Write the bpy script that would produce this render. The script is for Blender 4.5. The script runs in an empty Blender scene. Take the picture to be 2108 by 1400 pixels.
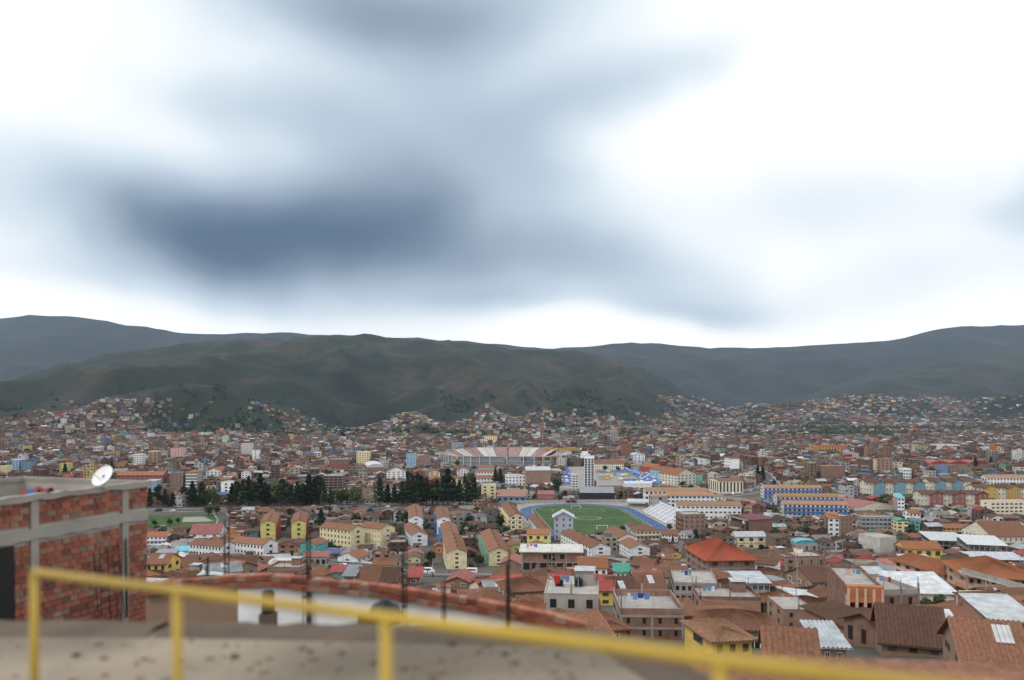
import bpy, math, random
import numpy as np
from mathutils import noise, Vector
rnd = random.Random(11)
R = math.radians
scene = bpy.context.scene
COL = scene.collection

# ------------------------------------------------------------------ camera
F = 1650.0          # focal length in photo pixels (2108 wide)
CZ = 83.0           # camera height over the valley floor
HY = 835.0          # horizon row in the photo
cam_d = bpy.data.cameras.new('camera')
cam = bpy.data.objects.new('camera', cam_d); COL.objects.link(cam)
cam.location = (0, 0, CZ); cam.rotation_euler = (R(90), 0, 0)
cam_d.sensor_width = 36.0; cam_d.lens = 36.0 * F / 2108.0
cam_d.shift_y = (HY - 700.0) / 2108.0
cam_d.clip_start = 0.1; cam_d.clip_end = 60000
cam_d.dof.use_dof = True; cam_d.dof.focus_distance = 420.0
cam_d.dof.aperture_fstop = 0.46
scene.camera = cam
scene.view_settings.view_transform = 'Standard'
scene.view_settings.look = 'None'
scene.view_settings.gamma = 1.0
scene.view_settings.use_curve_mapping = False
scene.view_settings.exposure = -0.3

# ------------------------------------------------------------------ world sky
SUN_EL, SUN_AZ = 48.0, -125.0     # azimuth from +Y, clockwise positive: light from the left, behind the camera
world = bpy.data.worlds.new('World'); scene.world = world; world.use_nodes = True
wn = world.node_tree; wn.nodes.clear()
def N(tree, t, **kw):
    n = tree.nodes.new(t)
    for k, v in kw.items(): setattr(n, k, v)
    return n
def math_n(tree, op, a, b=None, c=None):
    n = N(tree, 'ShaderNodeMath', operation=op)
    for i, v in enumerate((a, b, c)):
        if v is None: continue
        if isinstance(v, (int, float)): n.inputs[i].default_value = v
        else: tree.links.new(v, n.inputs[i])
    return n.outputs[0]
tc = N(wn, 'ShaderNodeTexCoord')
sep = N(wn, 'ShaderNodeSeparateXYZ'); wn.links.new(tc.outputs['Generated'], sep.inputs[0])
# clouds hang at altitude: project the direction on azimuth / elevation, then warp softly
az = math_n(wn, 'ARCTAN2', sep.outputs[0], sep.outputs[1])
el = math_n(wn, 'ARCSINE', sep.outputs[2])
wnz = N(wn, 'ShaderNodeTexNoise'); wnz.inputs['Scale'].default_value = 3.2; wnz.inputs['Detail'].default_value = 3.0
wn.links.new(tc.outputs['Generated'], wnz.inputs['Vector'])
sc = N(wn, 'ShaderNodeSeparateColor'); wn.links.new(wnz.outputs['Color'], sc.inputs[0])
azw = math_n(wn, 'ADD', az, math_n(wn, 'MULTIPLY', math_n(wn, 'SUBTRACT', sc.outputs[0], 0.5), 0.22))
elw = math_n(wn, 'ADD', el, math_n(wn, 'MULTIPLY', math_n(wn, 'SUBTRACT', sc.outputs[1], 0.5), 0.10))
def dirpx(u, y):
    x = (u - 1054) / F; z = (HY - y) / F
    return math.atan2(x, 1), math.asin(z / math.sqrt(1 + x * x + z * z))
BL = [ # u, y, half width, half height, tilt deg, amount
 (565, 505, 250, 74, -5, .66), (800, 420, 190, 105, 10, .44), (430, 455, 210, 85, 0, .34),
 (1010, 545, 280, 75, -6, .28), (1330, 560, 250, 62, 8, .19), (1250, 205, 200, 55, -12, .17),
 (960, 50, 300, 100, 0, .29), (700, 10, 240, 60, 0, .20), (830, 240, 400, 110, 0, .17), (540, 220, 170, 60, 0, .09),
 (1080, 360, 180, 100, 20, .17), (100, 400, 260, 110, 0, .08), (1720, 440, 420, 80, 6, .10), (1950, 560, 200, 40, 0, .06), (2140, 420, 50, 50, 0, .14),
 (1430, 620, 170, 28, 6, .12), (1000, 610, 180, 24, 0, .12),
 (180, 590, 300, 36, 0, .07), (1750, 620, 420, 36, 0, .04),
 (900, -260, 700, 160, 0, .22), (2900, 300, 300, 200, 0, .3), (-900, 250, 350, 180, 0, .3)]
tot = None
for (u, y, hw, hh, tl, a) in BL:
    a0, e0 = dirpx(u, y)
    sx, sy = hw / F, hh / F
    dx = math_n(wn, 'SUBTRACT', azw, a0); dy = math_n(wn, 'SUBTRACT', elw, e0)
    c, s = math.cos(R(-tl)), math.sin(R(-tl))
    p = math_n(wn, 'ADD', math_n(wn, 'MULTIPLY', dx, c / sx), math_n(wn, 'MULTIPLY', dy, s / sx))
    q = math_n(wn, 'ADD', math_n(wn, 'MULTIPLY', dx, -s / sy), math_n(wn, 'MULTIPLY', dy, c / sy))
    r2 = math_n(wn, 'ADD', math_n(wn, 'MULTIPLY', p, p), math_n(wn, 'MULTIPLY', q, q))
    g = math_n(wn, 'MULTIPLY', math_n(wn, 'EXPONENT', math_n(wn, 'MULTIPLY', r2, -0.95)), a)
    tot = g if tot is None else math_n(wn, 'ADD', tot, g)
# cloud body texture everywhere
nz2 = N(wn, 'ShaderNodeTexNoise'); nz2.inputs['Scale'].default_value = 2.1; nz2.inputs['Detail'].default_value = 2.5
nz2.inputs['Distortion'].default_value = 0.6
wn.links.new(tc.outputs['Generated'], nz2.inputs['Vector'])
body = math_n(wn, 'MULTIPLY', math_n(wn, 'SUBTRACT', nz2.outputs['Fac'], 0.53), 0.20)
tot = math_n(wn, 'ADD', tot, body)
ramp = N(wn, 'ShaderNodeValToRGB'); wn.links.new(tot, ramp.inputs[0])
cr = ramp.color_ramp
stops = [(0.0, (1.6, 1.62, 1.64)), (0.07, (1.3, 1.34, 1.38)), (0.14, (.96, 1.09, 1.18)), (0.27, (.66, .78, .92)), (0.42, (.43, .53, .66)),
         (0.60, (.22, .31, .425)), (0.80, (.105, .175, .28)), (1.0, (.07, .125, .22))]
cr.elements[0].position = 0; cr.elements[0].color = (*stops[0][1], 1)
cr.elements[1].position = 1; cr.elements[1].color = (*stops[-1][1], 1)
for p_, c_ in stops[1:-1]:
    e = cr.elements.new(p_); e.color = (*c_, 1)
sky = N(wn, 'ShaderNodeTexSky', sky_type='NISHITA'); sky.sun_disc = False
sky.sun_elevation = R(SUN_EL); sky.sun_rotation = R(SUN_AZ)
skm = N(wn, 'ShaderNodeVectorMath', operation='SCALE'); wn.links.new(sky.outputs[0], skm.inputs[0]); skm.inputs['Scale'].default_value = 0.1
mx = N(wn, 'ShaderNodeMix', data_type='RGBA'); mx.inputs['Factor'].default_value = 0.95
wn.links.new(skm.outputs[0], mx.inputs['A']); wn.links.new(ramp.outputs[0], mx.inputs['B'])
bg = N(wn, 'ShaderNodeBackground'); bg.inputs['Strength'].default_value = 1.0
wn.links.new(mx.outputs['Result'], bg.inputs['Color'])
wo = N(wn, 'ShaderNodeOutputWorld'); wn.links.new(bg.outputs[0], wo.inputs['Surface'])
sun_d = bpy.data.lights.new('sun', 'SUN'); sun_d.energy = 1.5; sun_d.angle = R(12); sun_d.color = (1, .96, .9)
sun = bpy.data.objects.new('sun', sun_d); COL.objects.link(sun)
sdir = Vector((math.sin(R(SUN_AZ)) * math.cos(R(SUN_EL)), math.cos(R(SUN_AZ)) * math.cos(R(SUN_EL)), math.sin(R(SUN_EL))))
sun.rotation_euler = sdir.to_track_quat('Z', 'Y').to_euler(); sun.location = (0, -20, 200)

# ------------------------------------------------------------------ materials
MATS = {}
def new_mat(name):
    m = bpy.data.materials.new(name); m.use_nodes = True
    t = m.node_tree; t.nodes.clear()
    b = N(t, 'ShaderNodeBsdfPrincipled'); o = N(t, 'ShaderNodeOutputMaterial')
    t.links.new(b.outputs[0], o.inputs['Surface'])
    b.inputs['Specular IOR Level'].default_value = 0.25
    MATS[name] = m
    return m, t, b
def mixc(t, fac, a, b, mode='MIX'):
    n = N(t, 'ShaderNodeMix', data_type='RGBA', blend_type=mode)
    for key, v in (('Factor', fac), ('A', a), ('B', b)):
        s = n.inputs[key]
        if isinstance(v, (int, float)): s.default_value = v
        elif isinstance(v, tuple): s.default_value = (*v, 1)
        else: t.links.new(v, s)
    return n.outputs['Result']
def noise_n(t, vec, scale, detail=3, lo=.35, hi=.65):
    n = N(t, 'ShaderNodeTexNoise'); n.inputs['Scale'].default_value = scale; n.inputs['Detail'].default_value = detail
    t.links.new(vec, n.inputs['Vector'])
    mr = N(t, 'ShaderNodeMapRange'); mr.inputs['From Min'].default_value = lo; mr.inputs['From Max'].default_value = hi
    t.links.new(n.outputs['Fac'], mr.inputs['Value'])
    return mr.outputs[0]
def vscale(t, vec, s):
    n = N(t, 'ShaderNodeVectorMath', operation='MULTIPLY'); t.links.new(vec, n.inputs[0]); n.inputs[1].default_value = s
    return n.outputs[0]
def bump_n(t, b, h, strength=.4, dist=.05):
    n = N(t, 'ShaderNodeBump'); n.inputs['Strength'].default_value = strength; n.inputs['Distance'].default_value = dist
    t.links.new(h, n.inputs['Height']); t.links.new(n.outputs[0], b.inputs['Normal'])
def k(c, f): return tuple(min(1, x * f) for x in c)
def obj_var(t, col, amt):
    oi = N(t, 'ShaderNodeObjectInfo')
    v = math_n(t, 'ADD', math_n(t, 'MULTIPLY', oi.outputs['Random'], 2 * amt), 1 - amt)
    hs = N(t, 'ShaderNodeHueSaturation'); t.links.new(v, hs.inputs['Value']); t.links.new(col, hs.inputs['Color'])
    return hs.outputs[0]
def mat_plain(name, col, rough=.85, var=.14, scale=.5, stain=.35, rv=.1, metal=0, spec=None):
    m, t, b = new_mat(name)
    tcn = N(t, 'ShaderNodeTexCoord').outputs['Object']
    c = mixc(t, noise_n(t, tcn, scale, 4), k(col, 1 - var), k(col, 1 + var))
    if stain:
        f = noise_n(t, vscale(t, tcn, (1.2, 1.2, .35)), 1.1, 5, .5, .78)
        c = mixc(t, math_n(t, 'MULTIPLY', f, stain), c, tuple(x * .45 + .03 for x in col))
    if rv: c = obj_var(t, c, rv)
    t.links.new(c, b.inputs['Base Color'])
    b.inputs['Roughness'].default_value = rough; b.inputs['Metallic'].default_value = metal
    if spec is not None: b.inputs['Specular IOR Level'].default_value = spec
    bump_n(t, b, noise_n(t, tcn, 6, 4, 0, 1), .25, .03)
    return m
def mat_brick(name, c1, c2, mortar, bw=.25, bh=.13, rv=.15):
    m, t, b = new_mat(name)
    tcn = N(t, 'ShaderNodeTexCoord').outputs['Object']
    s = N(t, 'ShaderNodeSeparateXYZ'); t.links.new(tcn, s.inputs[0])
    cmb = N(t, 'ShaderNodeCombineXYZ'); t.links.new(math_n(t, 'ADD', s.outputs[0], s.outputs[1]), cmb.inputs[0]); t.links.new(s.outputs[2], cmb.inputs[1])
    br = N(t, 'ShaderNodeTexBrick'); t.links.new(cmb.outputs[0], br.inputs['Vector'])
    br.inputs['Scale'].default_value = 1; br.inputs['Brick Width'].default_value = bw; br.inputs['Row Height'].default_value = bh
    br.inputs['Mortar Size'].default_value = .014; br.inputs['Color1'].default_value = (*c1, 1); br.inputs['Color2'].default_value = (*c2, 1)
    br.inputs['Mortar'].default_value = (*mortar, 1)
    c = mixc(t, math_n(t, 'MULTIPLY', noise_n(t, tcn, .9, 5), .5), br.outputs['Color'], tuple(x * .55 for x in c2))
    c = mixc(t, math_n(t, 'MULTIPLY', noise_n(t, vscale(t, tcn, (1, 1, 2)), .35, 3, .5, .7), .35), c, mortar)
    c = obj_var(t, c, rv)
    t.links.new(c, b.inputs['Base Color']); b.inputs['Roughness'].default_value = .9
    bump_n(t, b, br.outputs['Fac'], -.5, .02)
    return m
def mat_tile(name, col, rv=.16, moss=.4):
    m, t, b = new_mat(name)
    tcn = N(t, 'ShaderNodeTexCoord').outputs['Object']
    c = mixc(t, noise_n(t, tcn, 3.2, 3, .3, .7), k(col, .72), k(col, 1.25))
    c = mixc(t, math_n(t, 'MULTIPLY', noise_n(t, tcn, .28, 4, .45, .7), moss), c, (col[0] * .35 + .01, col[1] * .5 + .01, col[2] * .5))
    c = mixc(t, math_n(t, 'MULTIPLY', noise_n(t, tcn, 9, 2, .55, .75), .5), c, k(col, 1.9))
    c = obj_var(t, c, rv)
    t.links.new(c, b.inputs['Base Color']); b.inputs['Roughness'].default_value = .88
    w = N(t, 'ShaderNodeTexNoise'); w.inputs['Scale'].default_value = 5; t.links.new(tcn, w.inputs['Vector'])
    bump_n(t, b, w.outputs['Fac'], .5, .08)
    return m
def mat_metal(name, col, rv=.12, rust=.35):
    m, t, b = new_mat(name)
    tcn = N(t, 'ShaderNodeTexCoord').outputs['Object']
    c = mixc(t, noise_n(t, tcn, .7, 4), k(col, .8), k(col, 1.15))
    c = mixc(t, math_n(t, 'MULTIPLY', noise_n(t, vscale(t, tcn, (1, .4, 1)), .8, 5, .52, .7), rust), c, (.16, .09, .06))
    c = obj_var(t, c, rv)
    t.links.new(c, b.inputs['Base Color']); b.inputs['Roughness'].default_value = .55; b.inputs['Metallic'].default_value = .15
    wv = N(t, 'ShaderNodeTexWave'); wv.inputs['Scale'].default_value = 1.6; t.links.new(tcn, wv.inputs['Vector'])
    bump_n(t, b, wv.outputs['Fac'], .3, .03)
    return m
P = dict(white=(.74, .75, .76), cream=(.68, .60, .38), pale=(.66, .61, .50), yellow=(.62, .44, .12), lemon=(.62, .56, .20),
         blue=(.10, .22, .46), sky_blue=(.28, .42, .58), pink=(.52, .33, .28), green=(.22, .40, .30), teal=(.08, .36, .36), grey=(.30, .29, .28),
         concrete=(.33, .30, .27), light_concrete=(.48, .46, .43), adobe=(.24, .16, .11), orange=(.40, .145, .065), redwall=(.34, .07, .06), slate=(.36, .39, .46),
         ochre=(.50, .32, .08), olive=(.38, .38, .12), salmon=(.55, .36, .28), brickred=(.26, .10, .08), tealblue=(.14, .27, .34), navy=(.04, .07, .16), black=(.03, .03, .034))
for n_, c_ in P.items(): mat_plain('wall_' + n_, c_, stain=.4)
mat_brick('wall_brick', (.28, .13, .085), (.21, .095, .065), (.27, .23, .20))
mat_brick('wall_brick_pale', (.34, .19, .13), (.28, .15, .105), (.33, .29, .25))
mat_brick('wall_brick_orange', (.40, .155, .085), (.32, .12, .07), (.30, .26, .22))
mat_tile('roof_tile', (.165, .08, .05)); mat_tile('roof_tile_dark', (.105, .057, .04)); mat_tile('roof_tile_orange', (.25, .10, .05), moss=.25)
mat_tile('roof_tile_tan', (.29, .165, .10), moss=.2); mat_tile('roof_tile_red', (.27, .07, .04), moss=.3); mat_tile('roof_tile_brown', (.20, .096, .06))
mat_metal('roof_zinc', (.42, .45, .48)); mat_metal('roof_white', (.50, .52, .54), rust=.12); mat_metal('roof_grey', (.24, .26, .28)); mat_metal('roof_red', (.30, .055, .045), rust=.15)
mat_metal('roof_maroon', (.12, .025, .035), rust=.1); mat_metal('roof_pink', (.27, .10, .09), rust=.15); mat_metal('roof_blue', (.07, .18, .50), rust=.05)
mat_metal('roof_green', (.06, .26, .19), rust=.1); mat_metal('roof_cyan', (.12, .42, .50), rust=.1); mat_metal('roof_rust', (.34, .17, .11), rust=.5)
mat_plain('slab', (.34, .32, .30), stain=.7); mat_plain('frame_concrete', (.27, .25, .22), stain=.4)
mat_plain('dark_void', (.018, .017, .018), stain=0, rough=.7, rv=0)
mat_plain('asphalt', (.075, .075, .078), stain=.2, rv=0, scale=.08); mat_plain('paving', (.27, .25, .23), stain=.4, rv=0, scale=.1)
mat_plain('paint_white', (.78, .78, .76), stain=.15, rv=0); mat_plain('paint_yellow', (.40, .27, .035), rough=.45, stain=.45, rv=0)
mat_plain('black_plastic', (.012, .013, .016), rough=.35, stain=0, rv=0); mat_plain('steel', (.35, .36, .37), rough=.4, stain=.2, rv=0)
mat_plain('rebar', (.035, .025, .02), stain=0, rv=.2); mat_plain('trunk', (.10, .075, .055), stain=.2); mat_plain('pole_concrete', (.38, .37, .35), stain=.3)
mat_plain('lawn', (.04, .085, .018), stain=.3, rv=0, scale=.15, var=.3); mat_plain('turf', (.036, .078, .02), stain=.1, rv=0, scale=.05, var=.12)
mat_plain('track_blue', (.03, .075, .185), stain=.12, rv=0, scale=.1); mat_plain('beige', (.21, .175, .13), stain=.8, rv=0, scale=.35, var=.4)
mat_plain('tent_blue', (.04, .11, .36), stain=.1, rv=.25); mat_plain('tent_light', (.12, .24, .48), stain=.1, rv=.2); mat_plain('tent_white', (.7, .7, .7), stain=.1)
mat_plain('tent_red', (.45, .06, .07), stain=.1); mat_plain('tent_yellow', (.6, .5, .08), stain=.1)
mat_plain('car_white', (.7, .7, .7), rough=.3, stain=0, spec=.5); mat_plain('car_red', (.3, .03, .03), rough=.3, stain=0, spec=.5); mat_plain('car_silver', (.35, .38, .42), rough=.3, stain=0, spec=.5)
mat_plain('car_dark', (.03, .03, .04), rough=.3, stain=0, spec=.5); mat_plain('car_blue', (.16, .22, .40), rough=.3, stain=0, spec=.5); mat_plain('tyre', (.02, .02, .02), stain=0)
mat_plain('cloth_blue', (.03, .13, .42), stain=.1, rv=0); mat_plain('cloth_red', (.25, .06, .05), stain=.4, rv=0, scale=4); mat_plain('skin_tone', (.35, .2, .13), stain=0)
for n_, c_ in dict(red=(.4, .03, .03), blue=(.03, .07, .25), white=(.6, .6, .6), dark=(.03, .03, .035)).items(): mat_plain('clothes_' + n_, c_, stain=0)
def mat_glass():
    m, t, b = new_mat('glass'); b.inputs['Base Color'].default_value = (.025, .03, .035, 1); b.inputs['Roughness'].default_value = .12; b.inputs['Specular IOR Level'].default_value = .5
    oi = N(t, 'ShaderNodeObjectInfo'); c = mixc(t, oi.outputs['Random'], (.012, .014, .018), (.07, .075, .085)); t.links.new(c, b.inputs['Base Color'])
mat_glass()
mat_plain('earth_dark', (.10, .075, .055), stain=.6, scale=2, rv=.1)
mat_plain('seat_pink', (.30, .20, .185), stain=.5, scale=.2)
def mat_leaf(name, c1, c2):
    m, t, b = new_mat(name); tcn = N(t, 'ShaderNodeTexCoord').outputs['Object']
    c = mixc(t, noise_n(t, tcn, .9, 3, .3, .7), c1, c2); c = obj_var(t, c, .25)
    t.links.new(c, b.inputs['Base Color']); b.inputs['Roughness'].default_value = .75
mat_leaf('leaf_dark', (.012, .026, .014), (.042, .068, .030)); mat_leaf('leaf_mid', (.025, .05, .016), (.07, .10, .035)); mat_leaf('leaf_olive', (.05, .065, .03), (.11, .12, .05))
m, t, b = new_mat('house_stuff')
at = N(t, 'ShaderNodeVertexColor', layer_name='Col'); tcn = N(t, 'ShaderNodeTexCoord').outputs['Object']
c = mixc(t, noise_n(t, tcn, .45, 4, .3, .7), (.62, .6, .58), (1.0, 1.0, 1.0)); c = mixc(t, 1.0, at.outputs['Color'], c, 'MULTIPLY')
t.links.new(c, b.inputs['Base Color']); b.inputs['Roughness'].default_value = .9
# ground: worn earth, dust and grass
m, t, b = new_mat('ground'); tcn = N(t, 'ShaderNodeTexCoord').outputs['Object']
c = mixc(t, noise_n(t, tcn, .03, 5), (.065, .057, .05), (.11, .10, .09)); c = mixc(t, noise_n(t, tcn, .012, 5, .60, .70), c, (.05, .062, .03))
c = mixc(t, math_n(t, 'MULTIPLY', noise_n(t, tcn, .6, 4), .5), c, (.10, .085, .07))
t.links.new(c, b.inputs['Base Color']); b.inputs['Roughness'].default_value = .95
# hillside: dark scrub, dry grass and bare earth
def mat_hill(name, g1, g2, dry):
    m, t, b = new_mat(name); tcn = N(t, 'ShaderNodeTexCoord').outputs['Object']
    c = mixc(t, noise_n(t, tcn, .0014, 6, .38, .62), g1, g2)
    c = mixc(t, noise_n(t, tcn, .0035, 6, .5, .66), c, dry)
    c = mixc(t, math_n(t, 'MULTIPLY', noise_n(t, tcn, .009, 5, .54, .62), .8), c, (.016, .026, .018))
    c = mixc(t, math_n(t, 'MULTIPLY', noise_n(t, tcn, .03, 4), .4), c, k(g1, .5))
    t.links.new(c, b.inputs['Base Color']); b.inputs['Roughness'].default_value = .95
mat_hill('hill_green', (.013, .020, .014), (.028, .034, .021), (.056, .044, .034))
mat_hill('hill_far', (.010, .018, .018), (.018, .026, .024), (.03, .03, .028))

# ------------------------------------------------------------------ helpers
def trim(t):
    w = t.split()
    for drop in ('the', 'a', 'an', 'of', 'with', 'and'):
        i = len(w) - 1
        while len(w) > 16 and i > 0:
            if w[i] == drop and not (drop in ('of', 'with', 'and') and w[i - 1] in ('left', 'right', 'front')): w.pop(i)
            i -= 1
    return ' '.join(w)
def tag(o, label=None, cat=None, group=None, kind=None):
    if label: label = trim(label)
    if label: o['label'] = label
    if cat: o['category'] = cat
    if group: o['group'] = group
    if kind: o['kind'] = kind
    return o
def empty(name, loc, rz=0, label=None, cat=None, group=None):
    o = bpy.data.objects.new(name, None); COL.objects.link(o); o.location = loc; o.rotation_euler = (0, 0, rz); o.empty_display_size = .5
    return tag(o, label, cat, group)
class MB:
    def __init__(s): s.v = []; s.f = []; s.mi = []
    def quad(s, a, b, c, d, m=0):
        i = len(s.v); s.v += [a, b, c, d]; s.f.append((i, i + 1, i + 2, i + 3)); s.mi.append(m)
    def poly(s, pts, m=0):
        i = len(s.v); s.v += list(pts); s.f.append(tuple(range(i, i + len(pts)))); s.mi.append(m)
    def box(s, x0, x1, y0, y1, z0, z1, m=0):
        i = len(s.v); s.v += [(x, y, z) for z in (z0, z1) for x, y in ((x0, y0), (x1, y0), (x1, y1), (x0, y1))]
        for f in ((3, 2, 1, 0), (4, 5, 6, 7), (0, 1, 5, 4), (1, 2, 6, 5), (2, 3, 7, 6), (3, 0, 4, 7)):
            s.f.append(tuple(i + j for j in f)); s.mi.append(m)
    def tube(s, a, b, r, n=6, m=0, r2=None):
        a = Vector(a); b = Vector(b); d = (b - a).normalized(); r2 = r if r2 is None else r2
        p = d.orthogonal().normalized(); q = d.cross(p); i = len(s.v)
        for c, rr in ((a, r), (b, r2)):
            for j in range(n):
                t = 2 * math.pi * j / n; s.v.append(tuple(c + p * (rr * math.cos(t)) + q * (rr * math.sin(t))))
        for j in range(n):
            s.f.append((i + j, i + (j + 1) % n, i + n + (j + 1) % n, i + n + j)); s.mi.append(m)
        s.f.append(tuple(i + j for j in reversed(range(n)))); s.f.append(tuple(i + n + j for j in range(n))); s.mi += [m, m]
    def lathe(s, prof, cx, cy, z0, n=12, m=0):
        i = len(s.v)
        for r, z in prof:
            for j in range(n):
                t = 2 * math.pi * j / n; s.v.append((cx + r * math.cos(t), cy + r * math.sin(t), z0 + z))
        for q in range(len(prof) - 1):
            for j in range(n):
                a = i + q * n + j; b = i + q * n + (j + 1) % n; s.f.append((a, b, b + n, a + n)); s.mi.append(m)
    def mesh(s, name, mats):
        me = bpy.data.meshes.new(name); me.from_pydata(s.v, [], s.f); me.materials.clear()
        for mm in mats: me.materials.append(MATS[mm])
        if len(mats) > 1: me.polygons.foreach_set('material_index', s.mi)
        me.update(); return me
    def build(s, name, mats, parent=None, smooth=False):
        if isinstance(mats, str): mats = [mats]
        me = s.mesh(name, mats)
        if smooth: me.polygons.foreach_set('use_smooth', [True] * len(me.polygons))
        return link(name, me, parent)
def link(name, me, parent=None, loc=None, rz=0, scale=None):
    o = bpy.data.objects.new(name, me); COL.objects.link(o)
    if parent is not None: o.parent = parent
    if loc is not None: o.location = loc
    if rz: o.rotation_euler = (0, 0, rz)
    if scale is not None: o.scale = scale
    return o
def interp(x, tab):
    if x <= tab[0][0]: return tab[0][1]
    for (a, va), (b, vb) in zip(tab, tab[1:]):
        if x <= b: return va + (vb - va) * (x - a) / (b - a)
    return tab[-1][1]
# drop of the ground below the camera by depth
GT = [(7.5, 2.6), (10, 5.2), (14, 7.5), (25, 11), (60, 20.5), (100, 29), (154, 40), (231, 50.5), (300, 64), (360, 74.5), (400, 79), (450, 81.5), (510, 83), (20000, 83)]
def gz(Y): return CZ - interp(Y, GT)
def sm(t): t = max(0., min(1., t)); return t * t * (3 - 2 * t)
def nz(x, y, s, o=4): return noise.fractal(Vector((x / s, y / s, 3.1)), 1.0, 2.0, o)
def ridged(x, y, s): return 1 - abs(noise.noise(Vector((x / s, y / s, 7.7)))) * 2
RID1 = [(-900, 730), (-200, 790), (0, 788), (120, 750), (260, 722), (420, 703), (600, 692), (760, 690), (900, 700), (1060, 716), (1180, 722), (1270, 738), (1370, 780), (1450, 825), (1530, 868), (1700, 905), (3200, 940)]
FT1 = [(-600, 1900), (0, 2000), (500, 2150), (900, 2350), (1200, 2900), (1500, 3600), (3200, 4300)]
RID2 = [(-900, 640), (-100, 660), (60, 650), (170, 652), (260, 668), (400, 686), (560, 684), (700, 690), (860, 695), (1000, 706), (1100, 716), (1240, 712), (1300, 704), (1440, 714), (1560, 716), (1700, 708), (1830, 702), (1900, 684), (1970, 672), (2108, 668), (2500, 655), (3200, 690)]
RID3 = [(-900, 900), (1380, 900), (1500, 872), (1600, 838), (1700, 800), (1800, 765), (1900, 742), (2000, 732), (2108, 722), (2600, 700), (3200, 720)]
def hill(X, Y, rid, foot, depth, amp, pw, seed):
    u = 1054 + F * X / Y; f = foot(u); t = (Y - f) / depth
    if t <= 0: return -5.0 - 0.0 * t
    Rr = f + depth; zr = CZ + (HY - interp(u, rid)) * Rr / F
    if zr < 2: zr = 2
    s = min(t, 1.) ** pw
    if t > 1: s = 1 - .25 * min(1, t - 1)
    rg = ridged(X + seed * 991, Y * .55, depth * .32) - .5
    rg2 = ridged(X * 1.1 + seed * 377, Y * .6, depth * .13) - .5
    env = math.sin(math.pi * min(1., t) ** .8) if t < 1 else 0
    n = rg * amp * env + rg2 * amp * .55 * env + nz(X, Y, depth * .1) * amp * .16 * min(1, t * 2)
    return zr * s + n - 3 * (1 - min(1, t * 20))
def hill1(X, Y): return hill(X, Y, RID1, lambda u: interp(u, FT1), 2300, 190, 1.5, 1)
def hill2(X, Y): return hill(X, Y, RID2, lambda u: 6600, 3200, 140, 1.1, 2)
def hill3(X, Y): return hill(X, Y, RID3, lambda u: 4600, 2600, 100, 1.25, 3)
def elev(X, Y):
    z = gz(Y)
    if Y > 1800: z = max(z, hill1(X, Y), hill3(X, Y) if Y > 4500 else -9)
    return z
_DC = {}
def depth_at(y):
    key = round(y, 2)
    if key in _DC: return _DC[key]
    a, b = 7.6, 9000.
    for _ in range(50):
        m = (a + b) / 2
        if HY + F * (CZ - gz(m)) / m > y: a = m
        else: b = m
    _DC[key] = a; return a
def gp(u, y):
    d = depth_at(y); return ((u - 1054) * d / F, d)
def proj(X, Y, Z): return 1054 + F * X / Y, HY + F * (CZ - Z) / Y

# ------------------------------------------------------------------ ground and hills
def sheet(name, fn, us, ds, m, zoff=0):
    V = []; Fc = []
    for d in ds:
        for u in us:
            X = (u - 1054) * d / F; V.append((X, d, fn(X, d) + zoff))
    n = len(us)
    for i in range(len(ds) - 1):
        for j in range(n - 1): a = i * n + j; Fc.append((a, a + 1, a + n + 1, a + n))
    me = bpy.data.meshes.new(name); me.from_pydata(V, [], Fc); me.materials.append(MATS[m])
    me.polygons.foreach_set('use_smooth', [True] * len(me.polygons)); me.update()
    return tag(link(name, me), kind='structure')
def geo(a, b, n): return [a * (b / a) ** (i / (n - 1)) for i in range(n)]
sheet('ground', lambda X, Y: gz(Y), [-1800 + i * 60 for i in range(96)], geo(7.5, 10600, 140), 'ground')
us = [-900 + i * 16 for i in range(245)]
sheet('hill', hill1, us, [1900 * (5600 / 1900) ** (i / 130) for i in range(131)], 'hill_green')
o = sheet('hill', hill3, [1300 + i * 14 for i in range(120)], [4600 + i * 60 for i in range(60)], 'hill_green'); 
o = sheet('mountain', hill2, [-900 + i * 20 for i in range(200)], [6600 + i * 75 for i in range(60)], 'hill_far')

# ------------------------------------------------------------------ windows (shared meshes)
WM = {}
def win_mesh(frame, pane='glass'):
    key = (frame, pane)
    if key in WM: return WM[key]
    b = MB(); o_, i_ = .5, .42; y = -.07
    b.box(-o_, -i_, y, 0, -.5, .5, 0); b.box(i_, o_, y, 0, -.5, .5, 0); b.box(-i_, i_, y, 0, .44, .5, 0); b.box(-i_, i_, y, 0, -.5, -.44, 0); b.box(-.025, .025, y, -.03, -.44, .44, 0)
    b.quad((-i_, -.03, -.44), (i_, -.03, -.44), (i_, -.03, .44), (-i_, -.03, .44), 1)
    WM[key] = b.mesh('window', [frame, pane]); return WM[key]
def void_mesh():
    if 'v' in WM: return WM['v']
    b = MB(); b.box(-.5, .5, -.03, .02, -.5, .5, 0); WM['v'] = b.mesh('window_opening', ['dark_void']); return WM['v']
WF = {'white': 'paint_white', 'brown': 'trunk', 'blue': 'wall_blue', 'grey': 'steel', 'red': 'wall_redwall', 'green': 'wall_green'}
def add_win(root, x, y, z, w, h, rz, kind):
    if kind == 'void': return link('window_opening', void_mesh(), root, (x, y, z), rz, (w, 1, h))
    return link('window', win_mesh(WF[kind]), root, (x, y, z), rz, (w, 1, h))

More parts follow.
